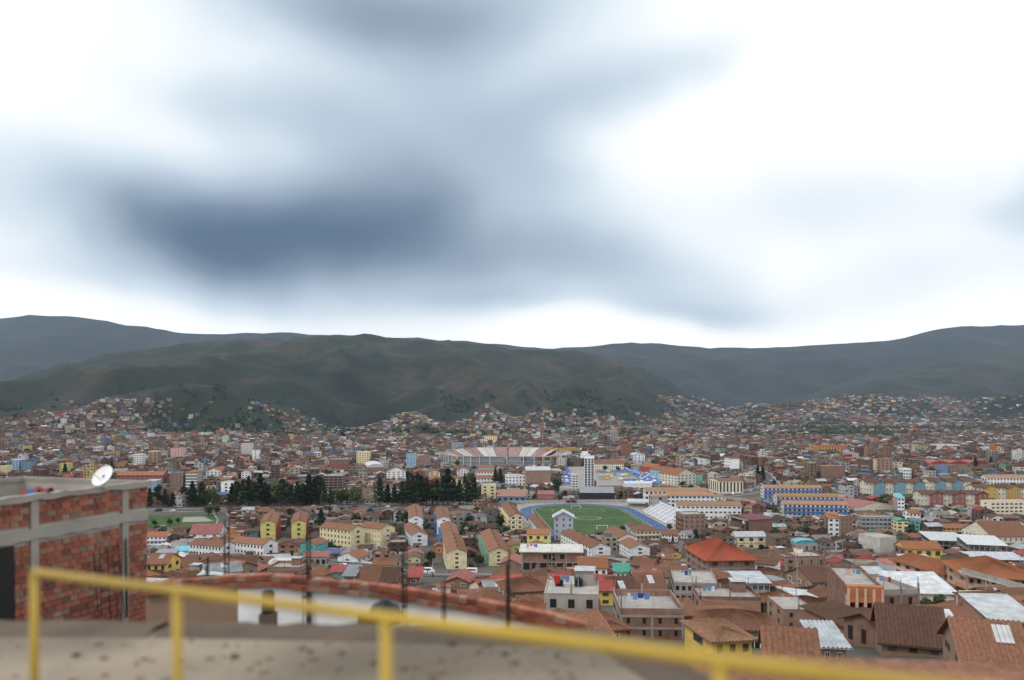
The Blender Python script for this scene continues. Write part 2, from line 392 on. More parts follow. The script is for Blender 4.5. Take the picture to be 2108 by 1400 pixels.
# ------------------------------------------------------------------ generic building
FOOT = []      # (cx, cy, theta, hw, hl) footprints
PROT = []      # protected picture strips (u0, u1, y0, y1, depth) kept free of taller houses in front
LAND = []      # (X, Y, ref) landmarks for labels
def ribs(b, p00, p10, p01, p11, step, amp, th, m=0):
    p00, p10, p01, p11 = map(Vector, (p00, p10, p01, p11))
    nrm = (p10 - p00).cross(p01 - p00)
    if nrm.length < 1e-6: nrm = (p11 - p01).cross(p01 - p00)
    nrm.normalize()
    if nrm.z < 0: nrm = -nrm
    ln = max((p10 - p00).length, (p11 - p01).length); n = 1 if not step else max(1, int(ln / step)) * 2
    top = []; 
    for i in range(n + 1):
        t = i / n; o = nrm * (amp if i % 2 else 0) if step else Vector((0, 0, 0))
        top.append((p00.lerp(p10, t) + o, p01.lerp(p11, t) + o))
    for i in range(n): b.quad(tuple(top[i][0]), tuple(top[i][1]), tuple(top[i + 1][1]), tuple(top[i + 1][0]), m)
    dn = Vector((0, 0, -th)); q = [tuple(p + dn) for p in (p00, p10, p11, p01)]
    b.quad(*q, m)
    for a, c in ((p00, p10), (p10, p11), (p11, p01), (p01, p00)):
        if (a - c).length > 1e-4: b.quad(tuple(a), tuple(c), tuple(c + dn), tuple(a + dn), m)
def roof_parts(root, w, L, h, roof, rm, rise, ov, step, flat_m='slab', par=.7):
    hw = w / 2; am = .06 if step != .34 else .12
    if roof == 'gd':      # ridge runs back from the front
        for s in (-1, 1):
            b = MB(); ez = h - ov * rise / hw
            ribs(b, (0, -ov, h + rise), (0, L + ov, h + rise), (s * (hw + ov), -ov, ez), (s * (hw + ov), L + ov, ez), step, am, .14); b.build('roof_slope', rm, root)
    elif roof == 'gw':
        hl = L / 2
        for s in (-1, 1):
            b = MB(); ez = h - ov * rise / hl
            ribs(b, (-hw - ov, hl, h + rise), (hw + ov, hl, h + rise), (-hw - ov, hl + s * (hl + ov), ez), (hw + ov, hl + s * (hl + ov), ez), step, am, .14); b.build('roof_slope', rm, root)
    elif roof == 'hip':
        hl = L / 2; x0, x1, y0, y1 = -hw - ov, hw + ov, -ov, L + ov
        if w >= L: a = (-hw + hl, hl); c = (hw - hl, hl)
        else: a = (0, hw); c = (0, L - hw)
        z = h + rise; A = (*a, z); C = (*c, z); b = MB()
        if w >= L:
            ribs(b, A, C, (x0, y0, h), (x1, y0, h), step, am, .1); ribs(b, A, C, (x0, y1, h), (x1, y1, h), 0, am, .1)
            ribs(b, A, A, (x0, y0, h), (x0, y1, h), step, am, .1); ribs(b, C, C, (x1, y0, h), (x1, y1, h), step, am, .1)
        else:
            ribs(b, A, C, (x0, y0, h), (x0, y1, h), step, am, .1); ribs(b, A, C, (x1, y0, h), (x1, y1, h), step, am, .1)
            ribs(b, A, A, (x0, y0, h), (x1, y0, h), step, am, .1); ribs(b, C, C, (x0, y1, h), (x1, y1, h), 0, am, .1)
        b.build('roof', rm, root)
    elif roof == 'shed':
        b = MB(); ribs(b, (-hw - ov, L + ov, h + rise), (hw + ov, L + ov, h + rise), (-hw - ov, -ov, h + .02), (hw + ov, -ov, h + .02), step, am, .08); b.build('roof', rm, root)
    elif roof == 'shedx':   # falls to the right
        b = MB(); ribs(b, (-hw - ov, -ov, h + rise), (-hw - ov, L + ov, h + rise), (hw + ov, -ov, h + .02), (hw + ov, L + ov, h + .02), step, am, .08); b.build('roof', rm, root)
    elif roof == 'vault':
        b = MB(); n = 10; pts = [(-hw * math.cos(math.pi * i / n), h + rise * math.sin(math.pi * i / n)) for i in range(n + 1)]
        for (xa, za), (xb, zb) in zip(pts, pts[1:]): b.quad((xa, -ov, za), (xb, -ov, zb), (xb, L + ov, zb), (xa, L + ov, za))
        b.poly([(x, 0, z) for x, z in pts]); b.build('roof', rm, root)
    elif roof == 'flat':
        b = MB(); b.box(-hw + .15, hw - .15, .15, L - .15, h - .2, h + .004); b.build('roof_slab', flat_m, root)
        b = MB(); p = .15
        b.box(-hw - .03, hw + .03, -.03, p, h + .004, h + par); b.box(-hw - .03, hw + .03, L - p, L + .03, h + .004, h + par)
        b.box(-hw - .03, -hw + p, p, L - p, h + .004, h + par); b.box(hw - p, hw + .03, p, L - p, h + .004, h + par); b.build('parapet', rm, root)
def make(name, X, Y, th, w, L, h, roof='gd', wall='white', rm='roof_tile', rise=None, ov=.45, fl=None, cols=None, scols=None, win='white', ww=.42, wh=.45,
         frame=False, side=None, label=None, cat='house', group=None, z=None, dep=3., par=.7, gallery=None, band=None, wallside=None):
    hw = w / 2; z = gz(Y) if z is None else z
    root = empty(name, (X, Y, z), th, label, cat, group)
    if rise is None: rise = {'gd': hw * .42, 'gw': L / 2 * .42, 'hip': min(w, L) * .2, 'shed': L * .16, 'shedx': w * .16, 'vault': w * .2, 'flat': 0, 'none': 0}[roof]
    b = MB(); b.box(-hw, hw, 0, L, -dep, h)
    if roof == 'gd':
        for y in (0, L): b.poly([(-hw, y, h), (hw, y, h), (0, y, h + rise)])
    elif roof == 'gw':
        for x in (-hw, hw): b.poly([(x, 0, h), (x, L, h), (x, L / 2, h + rise)])
    elif roof == 'shed':
        for x in (-hw, hw): b.poly([(x, 0, h), (x, L, h), (x, L, h + rise)])
        b.quad((-hw, L, h), (hw, L, h), (hw, L, h + rise), (-hw, L, h + rise))
    elif roof == 'shedx':
        for y in (0, L): b.poly([(-hw, y, h), (hw, y, h), (-hw, y, h + rise)])
        b.quad((-hw, 0, h), (-hw, L, h), (-hw, L, h + rise), (-hw, 0, h + rise))
    elif roof == 'none': pass
    ws = ['wall_' + wall] + (['wall_' + wallside] if wallside else [])
    if wallside:
        b.mi[3] = 1; b.mi[5] = 1
    b.build('wall', ws, root)
    dist = Y
    step = (.34 if dist < 260 else .6 if dist < 420 else 0)
    if roof not in ('none',): roof_parts(root, w, L, h, roof, rm, rise, ov if roof != 'flat' else 0, step, par=par)
    if roof == 'gd' and L > 18 and dist < 700:
        for q_ in range(int(L / 11)):
            b = MB(); yv = 5 + q_ * 11; b.box(.1, .9, yv, yv + .7, h + rise - .55, h + rise + .28); b.build('roof_vent', 'roof_maroon', root)
    if roof == 'gw' and dist < 420 and (int(X * 13 + Y * 7) % 10) < 4:
        a_ = .25 + (int(X * 3) % 3) * .12; b = MB(); x0 = -hw * .6 + (int(Y) % 4) * hw * .25; za = h - ov * rise / (L / 2); 
        def sl(x, t): return (x, -ov + (L / 2 + ov) * t, za + (h + rise - za) * t + .11)
        ribs(b, sl(x0, a_ + .38), sl(x0 + 1.3, a_ + .38), sl(x0, a_), sl(x0 + 1.3, a_), .3, .03, .03); b.build('skylight_sheet', 'roof_white' if int(X) % 2 else 'roof_zinc', root)
    if fl is None: fl = max(1, round(h / 2.8))
    if cols is None: cols = max(1, int(w / 3.2))
    if scols is None: scols = max(1, int(L / 3.6))
    if side is None: side = 'L' if X > 0 else 'R'
    fh = h / fl
    if cols:
        for i in range(fl):
            for j in range(cols):
                p = w / cols; add_win(root, -hw + (j + .5) * p, 0, (i + .52) * fh, min(p * ww, 2.2), fh * wh, 0, win)
    if scols:
        sgn = -1 if side == 'L' else 1
        for i in range(fl):
            for j in range(scols):
                p = L / scols; add_win(root, sgn * hw, (j + .5) * p, (i + .52) * fh, min(p * ww, 2.2), fh * wh, -sgn * R(-90), win)
    if frame:
        b = MB(); t_ = .06; nc = max(2, round(w / 4) + 1)
        for i in range(nc):
            x = -hw + i * (w - .3) / (nc - 1); b.box(x, x + .3, -t_, 0, -dep, h)
        for i in range(1, fl + 1): b.box(-hw, hw, -t_ - .003, 0, i * fh - .3, i * fh - (.005 if i == fl else 0))
        sgn = -1 if side == 'L' else 1; ns = max(2, round(L / 4) + 1); xs = sorted((sgn * hw, sgn * (hw + t_)))
        for i in range(ns):
            y = i * (L - .3) / (ns - 1); b.box(xs[0], xs[1], y, y + .3, -dep, h)
        xs = sorted((sgn * hw, sgn * (hw + t_ + .003)))
        for i in range(1, fl + 1): b.box(xs[0], xs[1], .01, L, i * fh - .3, i * fh - (.005 if i == fl else 0))
        b.build('concrete_frame', 'frame_concrete', root)
    if gallery:   # open galleries with coloured parapets on the front or the visible side
        gm, where = gallery
        for i in range(fl):
            b = MB()
            if where == 'F': b.box(-hw, hw, -1.3, -.08, i * fh, i * fh + .15); b.box(-hw, hw, -1.42, -1.3, i * fh, i * fh + 1.0)
            else:
                s = -1 if side == 'L' else 1
                xa, xb = sorted((s * (hw + .08), s * (hw + 1.3))); b.box(xa, xb, 0, L, i * fh, i * fh + .15); xa, xb = sorted((s * (hw + 1.3), s * (hw + 1.42))); b.box(xa, xb, 0, L, i * fh, i * fh + 1.0)
            b.build('balcony', gm, root)
    if band:
        b = MB(); b.box(-hw - .05, hw + .05, -.09, 0, -dep, 1.0); b.build('plinth', 'wall_' + band, root)
    if roof == 'flat' and dist < 620 and wall in ('brick', 'brick_pale', 'concrete', 'grey'):
        r5 = random.Random(int(X * 7 + Y))
        for sx_ in (-1, 0, 1):
            for yy in (.1, L - .1):
                if r5.random() < .25: continue
                b = MB(); b.box(sx_ * (hw - .15) - .13, sx_ * (hw - .15) + .13, yy - .13, yy + .13, h + .01, h + par + r5.uniform(.1, .9)); b.build('column_stub', 'frame_concrete', root)
                b = MB()
                for q_ in range(3): b.tube((sx_ * (hw - .15) + r5.uniform(-.1, .1), yy + r5.uniform(-.1, .1), h + par), (sx_ * (hw - .15) + r5.uniform(-.18, .18), yy, h + par + r5.uniform(1.2, 1.9)), .025, 4)
                b.build('rebar', 'rebar', root)
        if L > 7 and r5.random() < .6:
            b = MB(); x0 = r5.uniform(-hw * .5, hw * .3); b.box(x0, x0 + 2.6, L - 3.4, L - .4, h + .01, h + 2.1); b.build('stair_hut', r5.choice(['wall_brick', 'wall_concrete', 'wall_pale']), root)
            b = MB(); b.box(x0 - .2, x0 + 2.8, L - 3.7, L - .2, h + 2.1, h + 2.18); b.build('hut_roof', r5.choice(['roof_zinc', 'roof_rust', 'roof_tile_orange']), root)
    c, s = math.cos(th), math.sin(th)
    FOOT.append((X - s * L / 2, Y + c * L / 2, th, hw, L / 2))
    return root
def bld(name, label, cat, uL, uR, yb, ye, L, rot=0, prot=.75, ref=None, **kw):
    d = depth_at(yb); uc = (uL + uR) / 2; th = R(rot); X = (uc - 1054) * d / F
    w = (uR - uL) * d / F / max(.2, math.cos(th) - (uc - 1054) / F * math.sin(th))
    h = (yb - ye) * d / F
    root = make(name, X, d, th, w, L, h, label=label, cat=cat, **kw)
    PROT.append((uL - 1, uR + 1, ye - 14, ye + (yb - ye) * (prot if d > 260 else min(prot, .5)), d))
    if ref: LAND.append((X, d, ref))
    return root, X, d, th, w, h
# ------------------------------------------------------------------ landmark buildings (photo pixel positions of the front face, then metres)
A = 'apartment block'
B = bld
B('apartment_block', 'mustard yellow gabled apartment block, left one of the pair with red stairs between', A, 536, 567, 1115, 1076, 42, 13, ref='the left mustard gabled block', wall='lemon', rm='roof_tile_brown', cols=1, fl=4, scols=8, gallery=('wall_redwall', 'S'), win='brown', ww=.2)
B('apartment_block', 'mustard yellow gabled apartment block, right one of the pair with red stairs between', A, 600, 630, 1115, 1075, 42, 13, ref='the right mustard gabled block', wall='lemon', rm='roof_tile_brown', cols=1, fl=4, scols=8, gallery=('wall_redwall', 'S'), win='brown', ww=.2)
B('apartment_block', 'long pale yellow apartment block with a row of balconies, nearest left of the round green tree', A, 658, 722, 1130, 1088, 11, -34, ref='the long pale yellow block', wall='cream', rm='roof_tile_brown', roof='gw', cols=9, fl=4, scols=1, side='R', win='brown', ww=.34)
B('apartment_block', 'second pale yellow apartment block with dark red stairs, left of the green lawn', A, 740, 783, 1128, 1086, 11, -40, ref='the second pale yellow block', wall='cream', rm='roof_tile_brown', roof='gw', cols=7, fl=4, scols=1, side='R', win='white', ww=.34)
B('apartment_block', 'white apartment block with a stepped tile roof and open white gable, right of the green lawn', A, 847, 880, 1124, 1100, 38, 16, ref='the white stepped-roof block', wall='white', rm='roof_tile_brown', cols=1, fl=3, scols=9, side='L', win='brown', ww=.25)
B('apartment_block', 'white gable block behind the white stepped-roof block, at the end of a row with blue stairs', A, 842, 871, 1096, 1066, 60, 8, ref='the rear white block with blue stairs', wall='white', rm='roof_tile_brown', cols=1, fl=4, scols=8, gallery=('wall_blue', 'S'), win='white')
B('apartment_block', 'cream gabled apartment block at the roadside, front end of the long central row', A, 920, 961, 1172, 1136, 47, 7, ref='the front cream roadside block', wall='cream', rm='roof_tile_brown', cols=1, fl=4, scols=8, side='L', win='brown', ww=.16)
B('apartment_block', 'apartment block in the middle of the long central row, white side with blue stairs', A, 912, 945, 1134, 1102, 44, 7, ref='the middle block of the central row', wall='pale', rm='roof_tile_brown', cols=1, fl=4, scols=8, gallery=('wall_blue', 'S'), side='L', win='white')
B('apartment_block', 'farthest apartment block of the long central row, beside blue balconies', A, 900, 928, 1100, 1068, 55, 7, ref='the far block of the central row', wall='white', rm='roof_tile_brown', cols=1, fl=4, scols=8, gallery=('wall_blue', 'S'), side='L', win='white')
B('apartment_block', 'cream gabled apartment block with dark green stairs, left of the unfinished concrete frame', A, 1006, 1047, 1165, 1134, 58, 6, ref='the cream block with green stairs', wall='cream', rm='roof_tile_brown', cols=1, fl=4, scols=10, gallery=('wall_green', 'S'), side='L', win='brown', ww=.16)
B('school_building', 'four storey school wing with yellow galleries and a bare brick gable end', 'school', 1050, 1077, 1099, 1062, 62, 6, ref='the yellow school with brick end', wall='cream', rm='roof_tile', frame=True, cols=2, fl=4, scols=9, side='L', gallery=('wall_cream', 'S'), win='brown')
B('apartment_block', 'white gabled block between the yellow house and the running track', A, 1111, 1134, 1117, 1091, 62, 5, ref='the white gabled block by the track', wall='white', rm='roof_tile_brown', cols=0, fl=3, scols=9, side='L', win='blue')
B('house', 'bright yellow house with an orange shed roof, left of the grey gabled tower', 'house', 1085, 1131, 1128, 1100, 10, -3, ref='the bright yellow house', wall='lemon', rm='roof_tile_orange', roof='shed', cols=3, fl=2, scols=1, win='brown')
B('apartment_block', 'pale blue-grey tower-like block with winged metal roof in front of the football pitch', A, 1140, 1180, 1112, 1064, 13, -3, ref='the pale grey tower by the pitch', wall='slate', rm='roof_zinc', roof='gd', rise=3.2, ov=1.0, cols=3, fl=4, scols=2, win='brown', ww=.22)
B('apartment_block', 'white apartment block with a long tile roof, just right of the unfinished concrete frame', A, 1217, 1257, 1150, 1126, 50, 15, ref='the white block beside the frame', wall='white', rm='roof_tile_brown', cols=1, fl=3, scols=11, side='L', win='brown', ww=.3)
B('apartment_block', 'bright white gabled block with terraces, right of two white apartment blocks', A, 1298, 1338, 1150, 1127, 20, 9, ref='the bright white gabled block', wall='white', rm='roof_tile_brown', cols=1, fl=3, scols=5, side='L', win='brown', ww=.25)
B('apartment_block', 'white block with a stepped roof behind the bright white gabled block', A, 1275, 1312, 1130, 1106, 30, 9, wall='white', rm='roof_tile_brown', cols=1, fl=3, scols=6, side='L', win='brown')
# unfinished concrete frame building
r, X_, d_, th_, w_, h_ = B('unfinished_building', 'unfinished three storey concrete frame with brick infill and a bare flat roof slab', 'building', 1075, 1197, 1194, 1138, 12, -3, ref='the unfinished concrete frame', wall='brick', rm='frame_concrete', roof='flat', cols=0, scols=3, fl=3, side='L', win='void', frame=True, par=.2)
for i in range(3):
    for j in range(7):
        z0 = i * h_ / 3; x0 = -w_ / 2 + j * w_ / 7
        if i == 1 or j == 3: add_win(r, x0 + w_ / 14, -.02, z0 + h_ / 6, w_ / 7 - .6, h_ / 3 - .7, 0, 'void')
        elif j in (2, 4): add_win(r, x0 + w_ / 14 + .6, -.02, z0 + h_ / 6 + .2, 1.3, 1.4, 0, 'void')
b = MB(); b.box(-w_ / 2 - 1, w_ / 2 + .6, -1, 13, h_ + .21, h_ + .45); b.build('roof_slab', 'wall_light_concrete', r)
for i in range(4):
    b = MB(); x = w_ * .02; z0 = i * h_ / 3
    if i < 3: b.tube((x - 1.2, -.25, z0 + .3), (x + 1.2, -.25, z0 + h_ / 3 - .3), .09); b.build('stair', 'frame_concrete', r)
B('house', 'white upper storey house with balcony and orange roof, right of the unfinished concrete frame', 'house', 1192, 1250, 1203, 1170, 9, -4, ref='the white balcony house', wall='white', rm='roof_tile_orange', roof='shed', cols=4, fl=2, scols=2, win='brown', gallery=('wall_light_concrete', 'F'))
r, X_, d_, th_, w_, h_ = B('house', 'bare grey concrete house with two black water tanks on its flat roof', 'house', 1120, 1232, 1302, 1224, 9, -6, ref='the bare concrete house with tanks', wall='concrete', rm='wall_concrete', roof='flat', cols=3, fl=2, scols=2, win='void', ww=.35, par=.15)
GREY_HOUSE = (X_, d_, th_, w_, h_)
B('house', 'house with a wide red metal roof over mustard walls, behind the bare concrete house', 'house', 1200, 1262, 1246, 1216, 9, -8, ref='the red roofed mustard house', wall='yellow', rm='roof_red', roof='shed', cols=2, fl=2, scols=1, win='brown')
B('house', 'house with bright crimson metal roof, between the unfinished frame and the bare concrete house', 'house', 1150, 1188, 1222, 1200, 9, 12, wall='white', rm='roof_red', roof='shedx', cols=2, fl=1, scols=1)
B('house', 'low house with a broad dark ridged tile roof, right of the red roofed mustard house', 'house', 1266, 1318, 1245, 1226, 13, 8, wall='adobe', rm='roof_tile_dark', roof='gw', cols=2, fl=1)
B('house', 'low house under a big sloping tile roof, left of the concrete terrace building', 'house', 1318, 1375, 1240, 1221, 14, 4, wall='adobe', rm='roof_tile', roof='gw', cols=2, fl=1)
B('house', 'small house with a coral metal roof above the dark tile roofs', 'house', 1303, 1362, 1215, 1196, 9, -4, wall='adobe', rm='roof_pink', roof='gw', cols=2, fl=1)
B('house', 'brick house with laundry terrace, pale floor and an orange topped white shed', 'house', 1277, 1408, 1316, 1266, 10, -2, ref='the brick laundry terrace house', wall='brick', rm='wall_brick', roof='flat', cols=4, fl=2, win='void', frame=True, ww=.2, par=.8)
B('house', 'unfinished concrete house with a pale roof slab, arcade windows and stacked terraces', 'building', 1388, 1478, 1242, 1202, 13, -8, ref='the stacked concrete terraces', wall='concrete', rm='frame_concrete', roof='flat', cols=7, fl=2, scols=3, win='void', ww=.6, par=.3, frame=True)
B('house', 'long low brick building with a roof terrace and green awning, in front of the stacked concrete terraces', 'house', 1440, 1566, 1266, 1236, 10, -4, ref='the brick roof terrace building', wall='brick', rm='wall_brick', roof='flat', cols=4, fl=1, frame=True, win='brown', ww=.3)
B('hotel', 'big bare brick building with a bright red hipped tile roof', 'building', 1456, 1554, 1200, 1153, 20, 4, ref='the red hip roofed brick building', wall='brick', rm='roof_tile_red', roof='hip', rise=4.2, ov=1.0, cols=3, fl=3, scols=4, side='L', win='brown', frame=True, ww=.32, wh=.5)
r, X_, d_, th_, w_, h_ = B('office_building', 'dark glass building with yellow columns and a maroon roof', 'building', 1541, 1590, 1108, 1069, 25, 15, ref='the dark glass building with yellow columns', wall='brick', wallside='black', rm='roof_maroon', roof='gw', rise=1.5, cols=0, fl=4, scols=9, side='L', win='brown', ww=.8, wh=.85)
for y in (3.0, 19.5): b = MB(); b.box(-w_ / 2 - 1.2, -w_ / 2 - .1, y, y + 2.2, -2, h_ - .2); b.build('yellow_column', 'wall_cream', r)
b = MB(); b.box(-w_ / 2 - 1.5, -w_ / 2 - .1, -.2, 25.2, h_ - .9, h_ - .05); b.build('cornice', 'frame_concrete', r)
B('school_building', 'long white three storey school wing with tan tiled roof beside the white bleachers', 'school', 1393, 1526, 1070, 1040, 11, -2, ref='the long white school wing', wall='white', rm='roof_tile_tan', roof='gw', cols=14, fl=3, scols=2, side='L', win='grey', ww=.6, wh=.36)
B('school_building', 'middle white school wing with blue and yellow doors under a tan roof', 'school', 1372, 1470, 1044, 1020, 11, -2, ref='the middle white school wing', wall='white', rm='roof_tile_tan', roof='gw', cols=11, fl=3, scols=2, side='L', win='blue', ww=.7, wh=.5)
B('school_building', 'rear white school wing with tan roof and a plain white left end', 'school', 1327, 1455, 1040, 1010, 10, -2, wall='white', rm='roof_tile_tan', roof='gw', cols=14, fl=3, scols=1, side='L', win='brown', ww=.6)
B('apartment_block', 'bare grey gabled building with a small tan hipped roof, at the head of the bleachers', 'building', 1344, 1375, 1052, 1022, 12, 6, ref='the grey gabled building', wall='grey', rm='roof_tile_tan', roof='hip', cols=1, fl=3, scols=2, side='L', win='void')
B('pavilion', 'low white pavilion with a conical tan tiled roof', 'building', 1470, 1494, 1032, 1022, 9, 0, wall='white', rm='roof_tile_tan', roof='hip', cols=3, fl=1)
B('hall', 'cream hall with tall dark vertical window slots at the bend of the road', 'building', 1480, 1530, 1016, 990, 26, 8, ref='the cream hall with dark slots', wall='pale', rm='roof_tile', roof='gw', rise=1.5, cols=7, fl=1, scols=5, side='L', win='brown', ww=.45, wh=.78)
for i, (a_, b_, yb, ye, rot, la) in enumerate(((1572, 1692, 1026, 1004, -2, 'rear'), (1598, 1726, 1046, 1022, -3, 'middle'), (1612, 1745, 1064, 1038, -8, 'front'))):
    B('school_building', f'{la} wing of the blue and white school, tan roof and bright blue gallery', 'school', a_, b_, yb, ye, 10, rot, ref=f'the {la} blue school wing', wall='pale', rm='roof_tile_tan', roof='gw', cols=14, fl=3, scols=2, side='L', win='blue', ww=.6, gallery=('roof_blue', 'F'))
B('apartment_block', 'brick apartment block with open galleries on its left end, below the long white school wing', A, 1408, 1452, 1098, 1060, 14, 10, ref='the brick gallery block', wall='brick', rm='wall_brick', roof='flat', cols=4, fl=4, scols=3, side='L', win='void', frame=True, gallery=('wall_brick', 'S'), ww=.15, par=.5)
B('house', 'beige house with a long grey metal roof over a bare concrete ground floor', 'house', 1516, 1577, 1132, 1104, 10, 4, ref='the beige house with long metal roof', wall='cream', rm='roof_zinc', roof='gw', cols=3, fl=2, win='brown', frame=True)
B('apartment_block', 'narrow bright white four storey house front with orange roof and brick flank', A, 1705, 1729, 1104, 1067, 14, -14, ref='the narrow white front', wall='white', wallside='brick', rm='roof_tile_orange', roof='shed', cols=2, fl=4, scols=0, side='R', win='brown', ww=.5)
B('apartment_block', 'bare brick flank with concrete grid joined to the narrow white front', A, 1730, 1756, 1104, 1064, 14, 20, wall='brick', rm='wall_brick', roof='flat', cols=0, fl=4, frame=True, scols=0)
# terraced apartments at the right
def terr(base, u0, u1, yb, ye, n, colA, colB, lab, ref, roofm='roof_tile_dark'):
    w = (u1 - u0) / n
    for i in range(n):
        a_, b_ = u0 + i * w, u0 + (i + 1) * w
        bay = i % 2
        B('apartment_block', (f'{colB} gabled bay' if bay else 'cream section') + f', {"first second third fourth fifth sixth seventh".split()[i]} from left, {lab}', A, a_, b_ - .4, yb + (1 if bay else 0), ye + (1 if bay else 0), 11, 2, ref=ref if i == 1 else None,
          wall=colA if not bay else {'teal': 'tealblue', 'brick red': 'brickred', 'ochre': 'ochre'}[colB], rm=roofm, roof='gd' if bay else 'gw', rise=2.4, ov=.8, cols=2 if bay else 3, fl=3, scols=2, side='L', win='white', ww=.35)
terr(0, 1782, 1905, 1023, 993, 6, 'pale', 'teal', 'of the terrace above the maroon roof', 'the teal and cream terrace')
terr(0, 1912, 2000, 1018, 990, 5, 'pale', 'teal', 'of the teal terrace behind small trees', 'the right teal terrace')
terr(0, 1895, 2035, 1046, 1016, 6, 'pale', 'brick red', 'of the red and cream terrace', 'the brick red terrace')
terr(0, 2005, 2125, 1032, 1003, 5, 'pale', 'ochre', 'of the ochre terrace at right edge', 'the ochre terrace')
B('warehouse', 'long warehouse with a broad dull red roof left of the cyan topped building', 'warehouse', 1765, 1845, 1052, 1042, 42, 24, ref='the dull red warehouse', wall='pale', rm='roof_pink', roof='gd', rise=3.5, cols=0, scols=6, fl=1)
B('apartment_block', 'white four storey front with a cyan awning on its roof, beside the dull red warehouse', A, 1848, 1862, 1056, 1025, 14, -12, ref='the cyan topped building', wall='white', wallside='grey', rm='roof_cyan', roof='shed', cols=2, fl=4, scols=3, side='R', win='brown', ww=.6)
B('apartment_block', 'long cream four storey block with ribbon windows at the right edge', A, 2040, 2125, 1064, 1034, 12, 4, ref='the long cream right-edge block', wall='pale', rm='wall_cream', roof='flat', cols=9, fl=4, scols=1, side='L', win='brown', ww=.6, wh=.4)
B('house', 'yellow two storey top with black windows and brown roof on a brick base', 'house', 1864, 1940, 1168, 1130, 13, -3, ref='the yellow house with black windows', wall='yellow', wallside='brick', rm='roof_tile_orange', roof='gw', cols=4, fl=2, scols=2, side='L', win='brown', ww=.7, wh=.5)
B('school_building', 'cream two storey hall with a light metal roof and white pilasters, below the yellow house', 'hall', 1882, 1940, 1200, 1168, 11, -4, ref='the cream hall with metal roof', wall='salmon', wallside='white', rm='roof_zinc', roof='shed', rise=1.6, cols=3, fl=2, scols=2, side='L', win='grey', ww=.8, wh=.42)
B('school_building', 'left cream school wing with a big brown roof beside the lawn', 'school', 1943, 1988, 1212, 1182, 20, 10, ref='the left brown roofed school wing', wall='salmon', rm='roof_tile_orange', roof='hip', rise=2.6, ov=1, cols=2, fl=2, scols=5, side='L', win='brown', ww=.4)
B('school_building', 'long cream school wing with broad brown roof and a sloping concrete ramp', 'school', 1992, 2130, 1228, 1190, 18, -14, ref='the long brown roofed school wing', wall='salmon', rm='roof_tile_orange', roof='hip', rise=3.2, ov=1.2, cols=9, fl=2, scols=2, side='L', win='brown', ww=.5)
r, X_, d_, th_, w_, h_ = B('house', 'orange fronted four bay building with curved balconies and a bare brick flank', 'building', 1740, 1815, 1286, 1212, 16, -12, ref='the orange balcony building', wall='brick_orange', wallside='brick', rm='wall_brick', roof='flat', cols=4, fl=3, scols=1, side='R', win='brown', ww=.6, wh=.55, gallery=('wall_orange', 'F'), par=.6, frame=False)
for q in range(5): b = MB(); x = -w_ / 2 + q * (w_ - .4) / 4; b.box(x, x + .4, -1.55, -.08, -2, h_ + .3); b.build('pilaster', 'wall_salmon', r)
b = MB(); b.box(-w_ / 2, w_ / 2, -1.42, -.08, h_ - .8, h_ + .62); b.build('top_balcony', 'wall_orange', r)
B('house', 'bare brick flank building with concrete columns joined to the orange balcony building', 'building', 1817, 1893, 1284, 1222, 10, 8, wall='brick', rm='wall_concrete', roof='flat', cols=2, fl=2, scols=0, win='void', ww=.2, frame=True)
B('shed', 'long grey metal roofed shed in front of the long grey boundary wall', 'shed', 1732, 1825, 1192, 1182, 7, -4, wall='green', rm='roof_zinc', roof='shed', cols=0, fl=1, scols=0)
B('shed', 'rusty patched metal roof shed left of the cream hall', 'shed', 1826, 1874, 1192, 1184, 9, -10, wall='grey', rm='roof_grey', roof='shed', cols=2, fl=1, scols=0)
B('house', 'small house with a bright white folded roof, left of the orange balcony building', 'house', 1722, 1760, 1212, 1198, 8, 6, wall='pale', rm='roof_white', roof='hip', cols=2, fl=1)
B('warehouse', 'wide flat white metal roof building behind the garden trees', 'warehouse', 1852, 1972, 1250, 1222, 12, -5, ref='the wide white metal roof', wall='pale', rm='roof_white', roof='shed', rise=2, cols=0, scols=0, fl=1)
B('house', 'house with a blue tarpaulin strip on its tin roof and a black water tank', 'house', 1612, 1678, 1296, 1256, 8, -2, ref='the house with the blue tarpaulin', wall='brick_pale', rm='roof_pink', roof='flat', cols=2, fl=2, win='brown', ww=.2, par=.1)
B('house', 'low adobe house with two square windows and a heavy tile roof, right of the lamp pole', 'house', 1674, 1725, 1215, 1196, 12, 14, wall='adobe', rm='roof_tile_dark', roof='gw', cols=3, fl=1, win='white')
B('house', 'house with a glazed veranda and flat metal roof behind the brick roof terrace building', 'house', 1523, 1585, 1240, 1200, 9, -2, wall='concrete', rm='roof_zinc', roof='shed', rise=.6, cols=5, fl=2, win='grey', ww=.8)
B('house', 'tall square brick house with a blue tank on its terrace, right of the thin poplar', 'house', 1618, 1637, 1190, 1150, 12, 10, ref='the square brick house', wall='brick_pale', rm='wall_brick', roof='flat', cols=1, fl=3, scols=3, side='L', win='brown', frame=True)
B('house', 'wide pale brick house with a railing on top, right of the square brick house', 'house', 1641, 1700, 1184, 1148, 12, 6, wall='brick_pale', rm='wall_brick', roof='flat', cols=3, fl=2, frame=True, win='brown', ww=.15)
B('house', 'house with a teal and green barrel roof on its terrace', 'house', 1638, 1684, 1140, 1118, 8, 0, wall='grey', rm='roof_cyan', roof='vault', rise=1.6, cols=3, fl=1, win='grey')
B('house', 'house with teal painted gable left of the brown roofed cream long block', 'house', 618, 650, 1142, 1120, 12, -20, wall='teal', rm='roof_tile_brown', roof='gd', cols=2, fl=2)
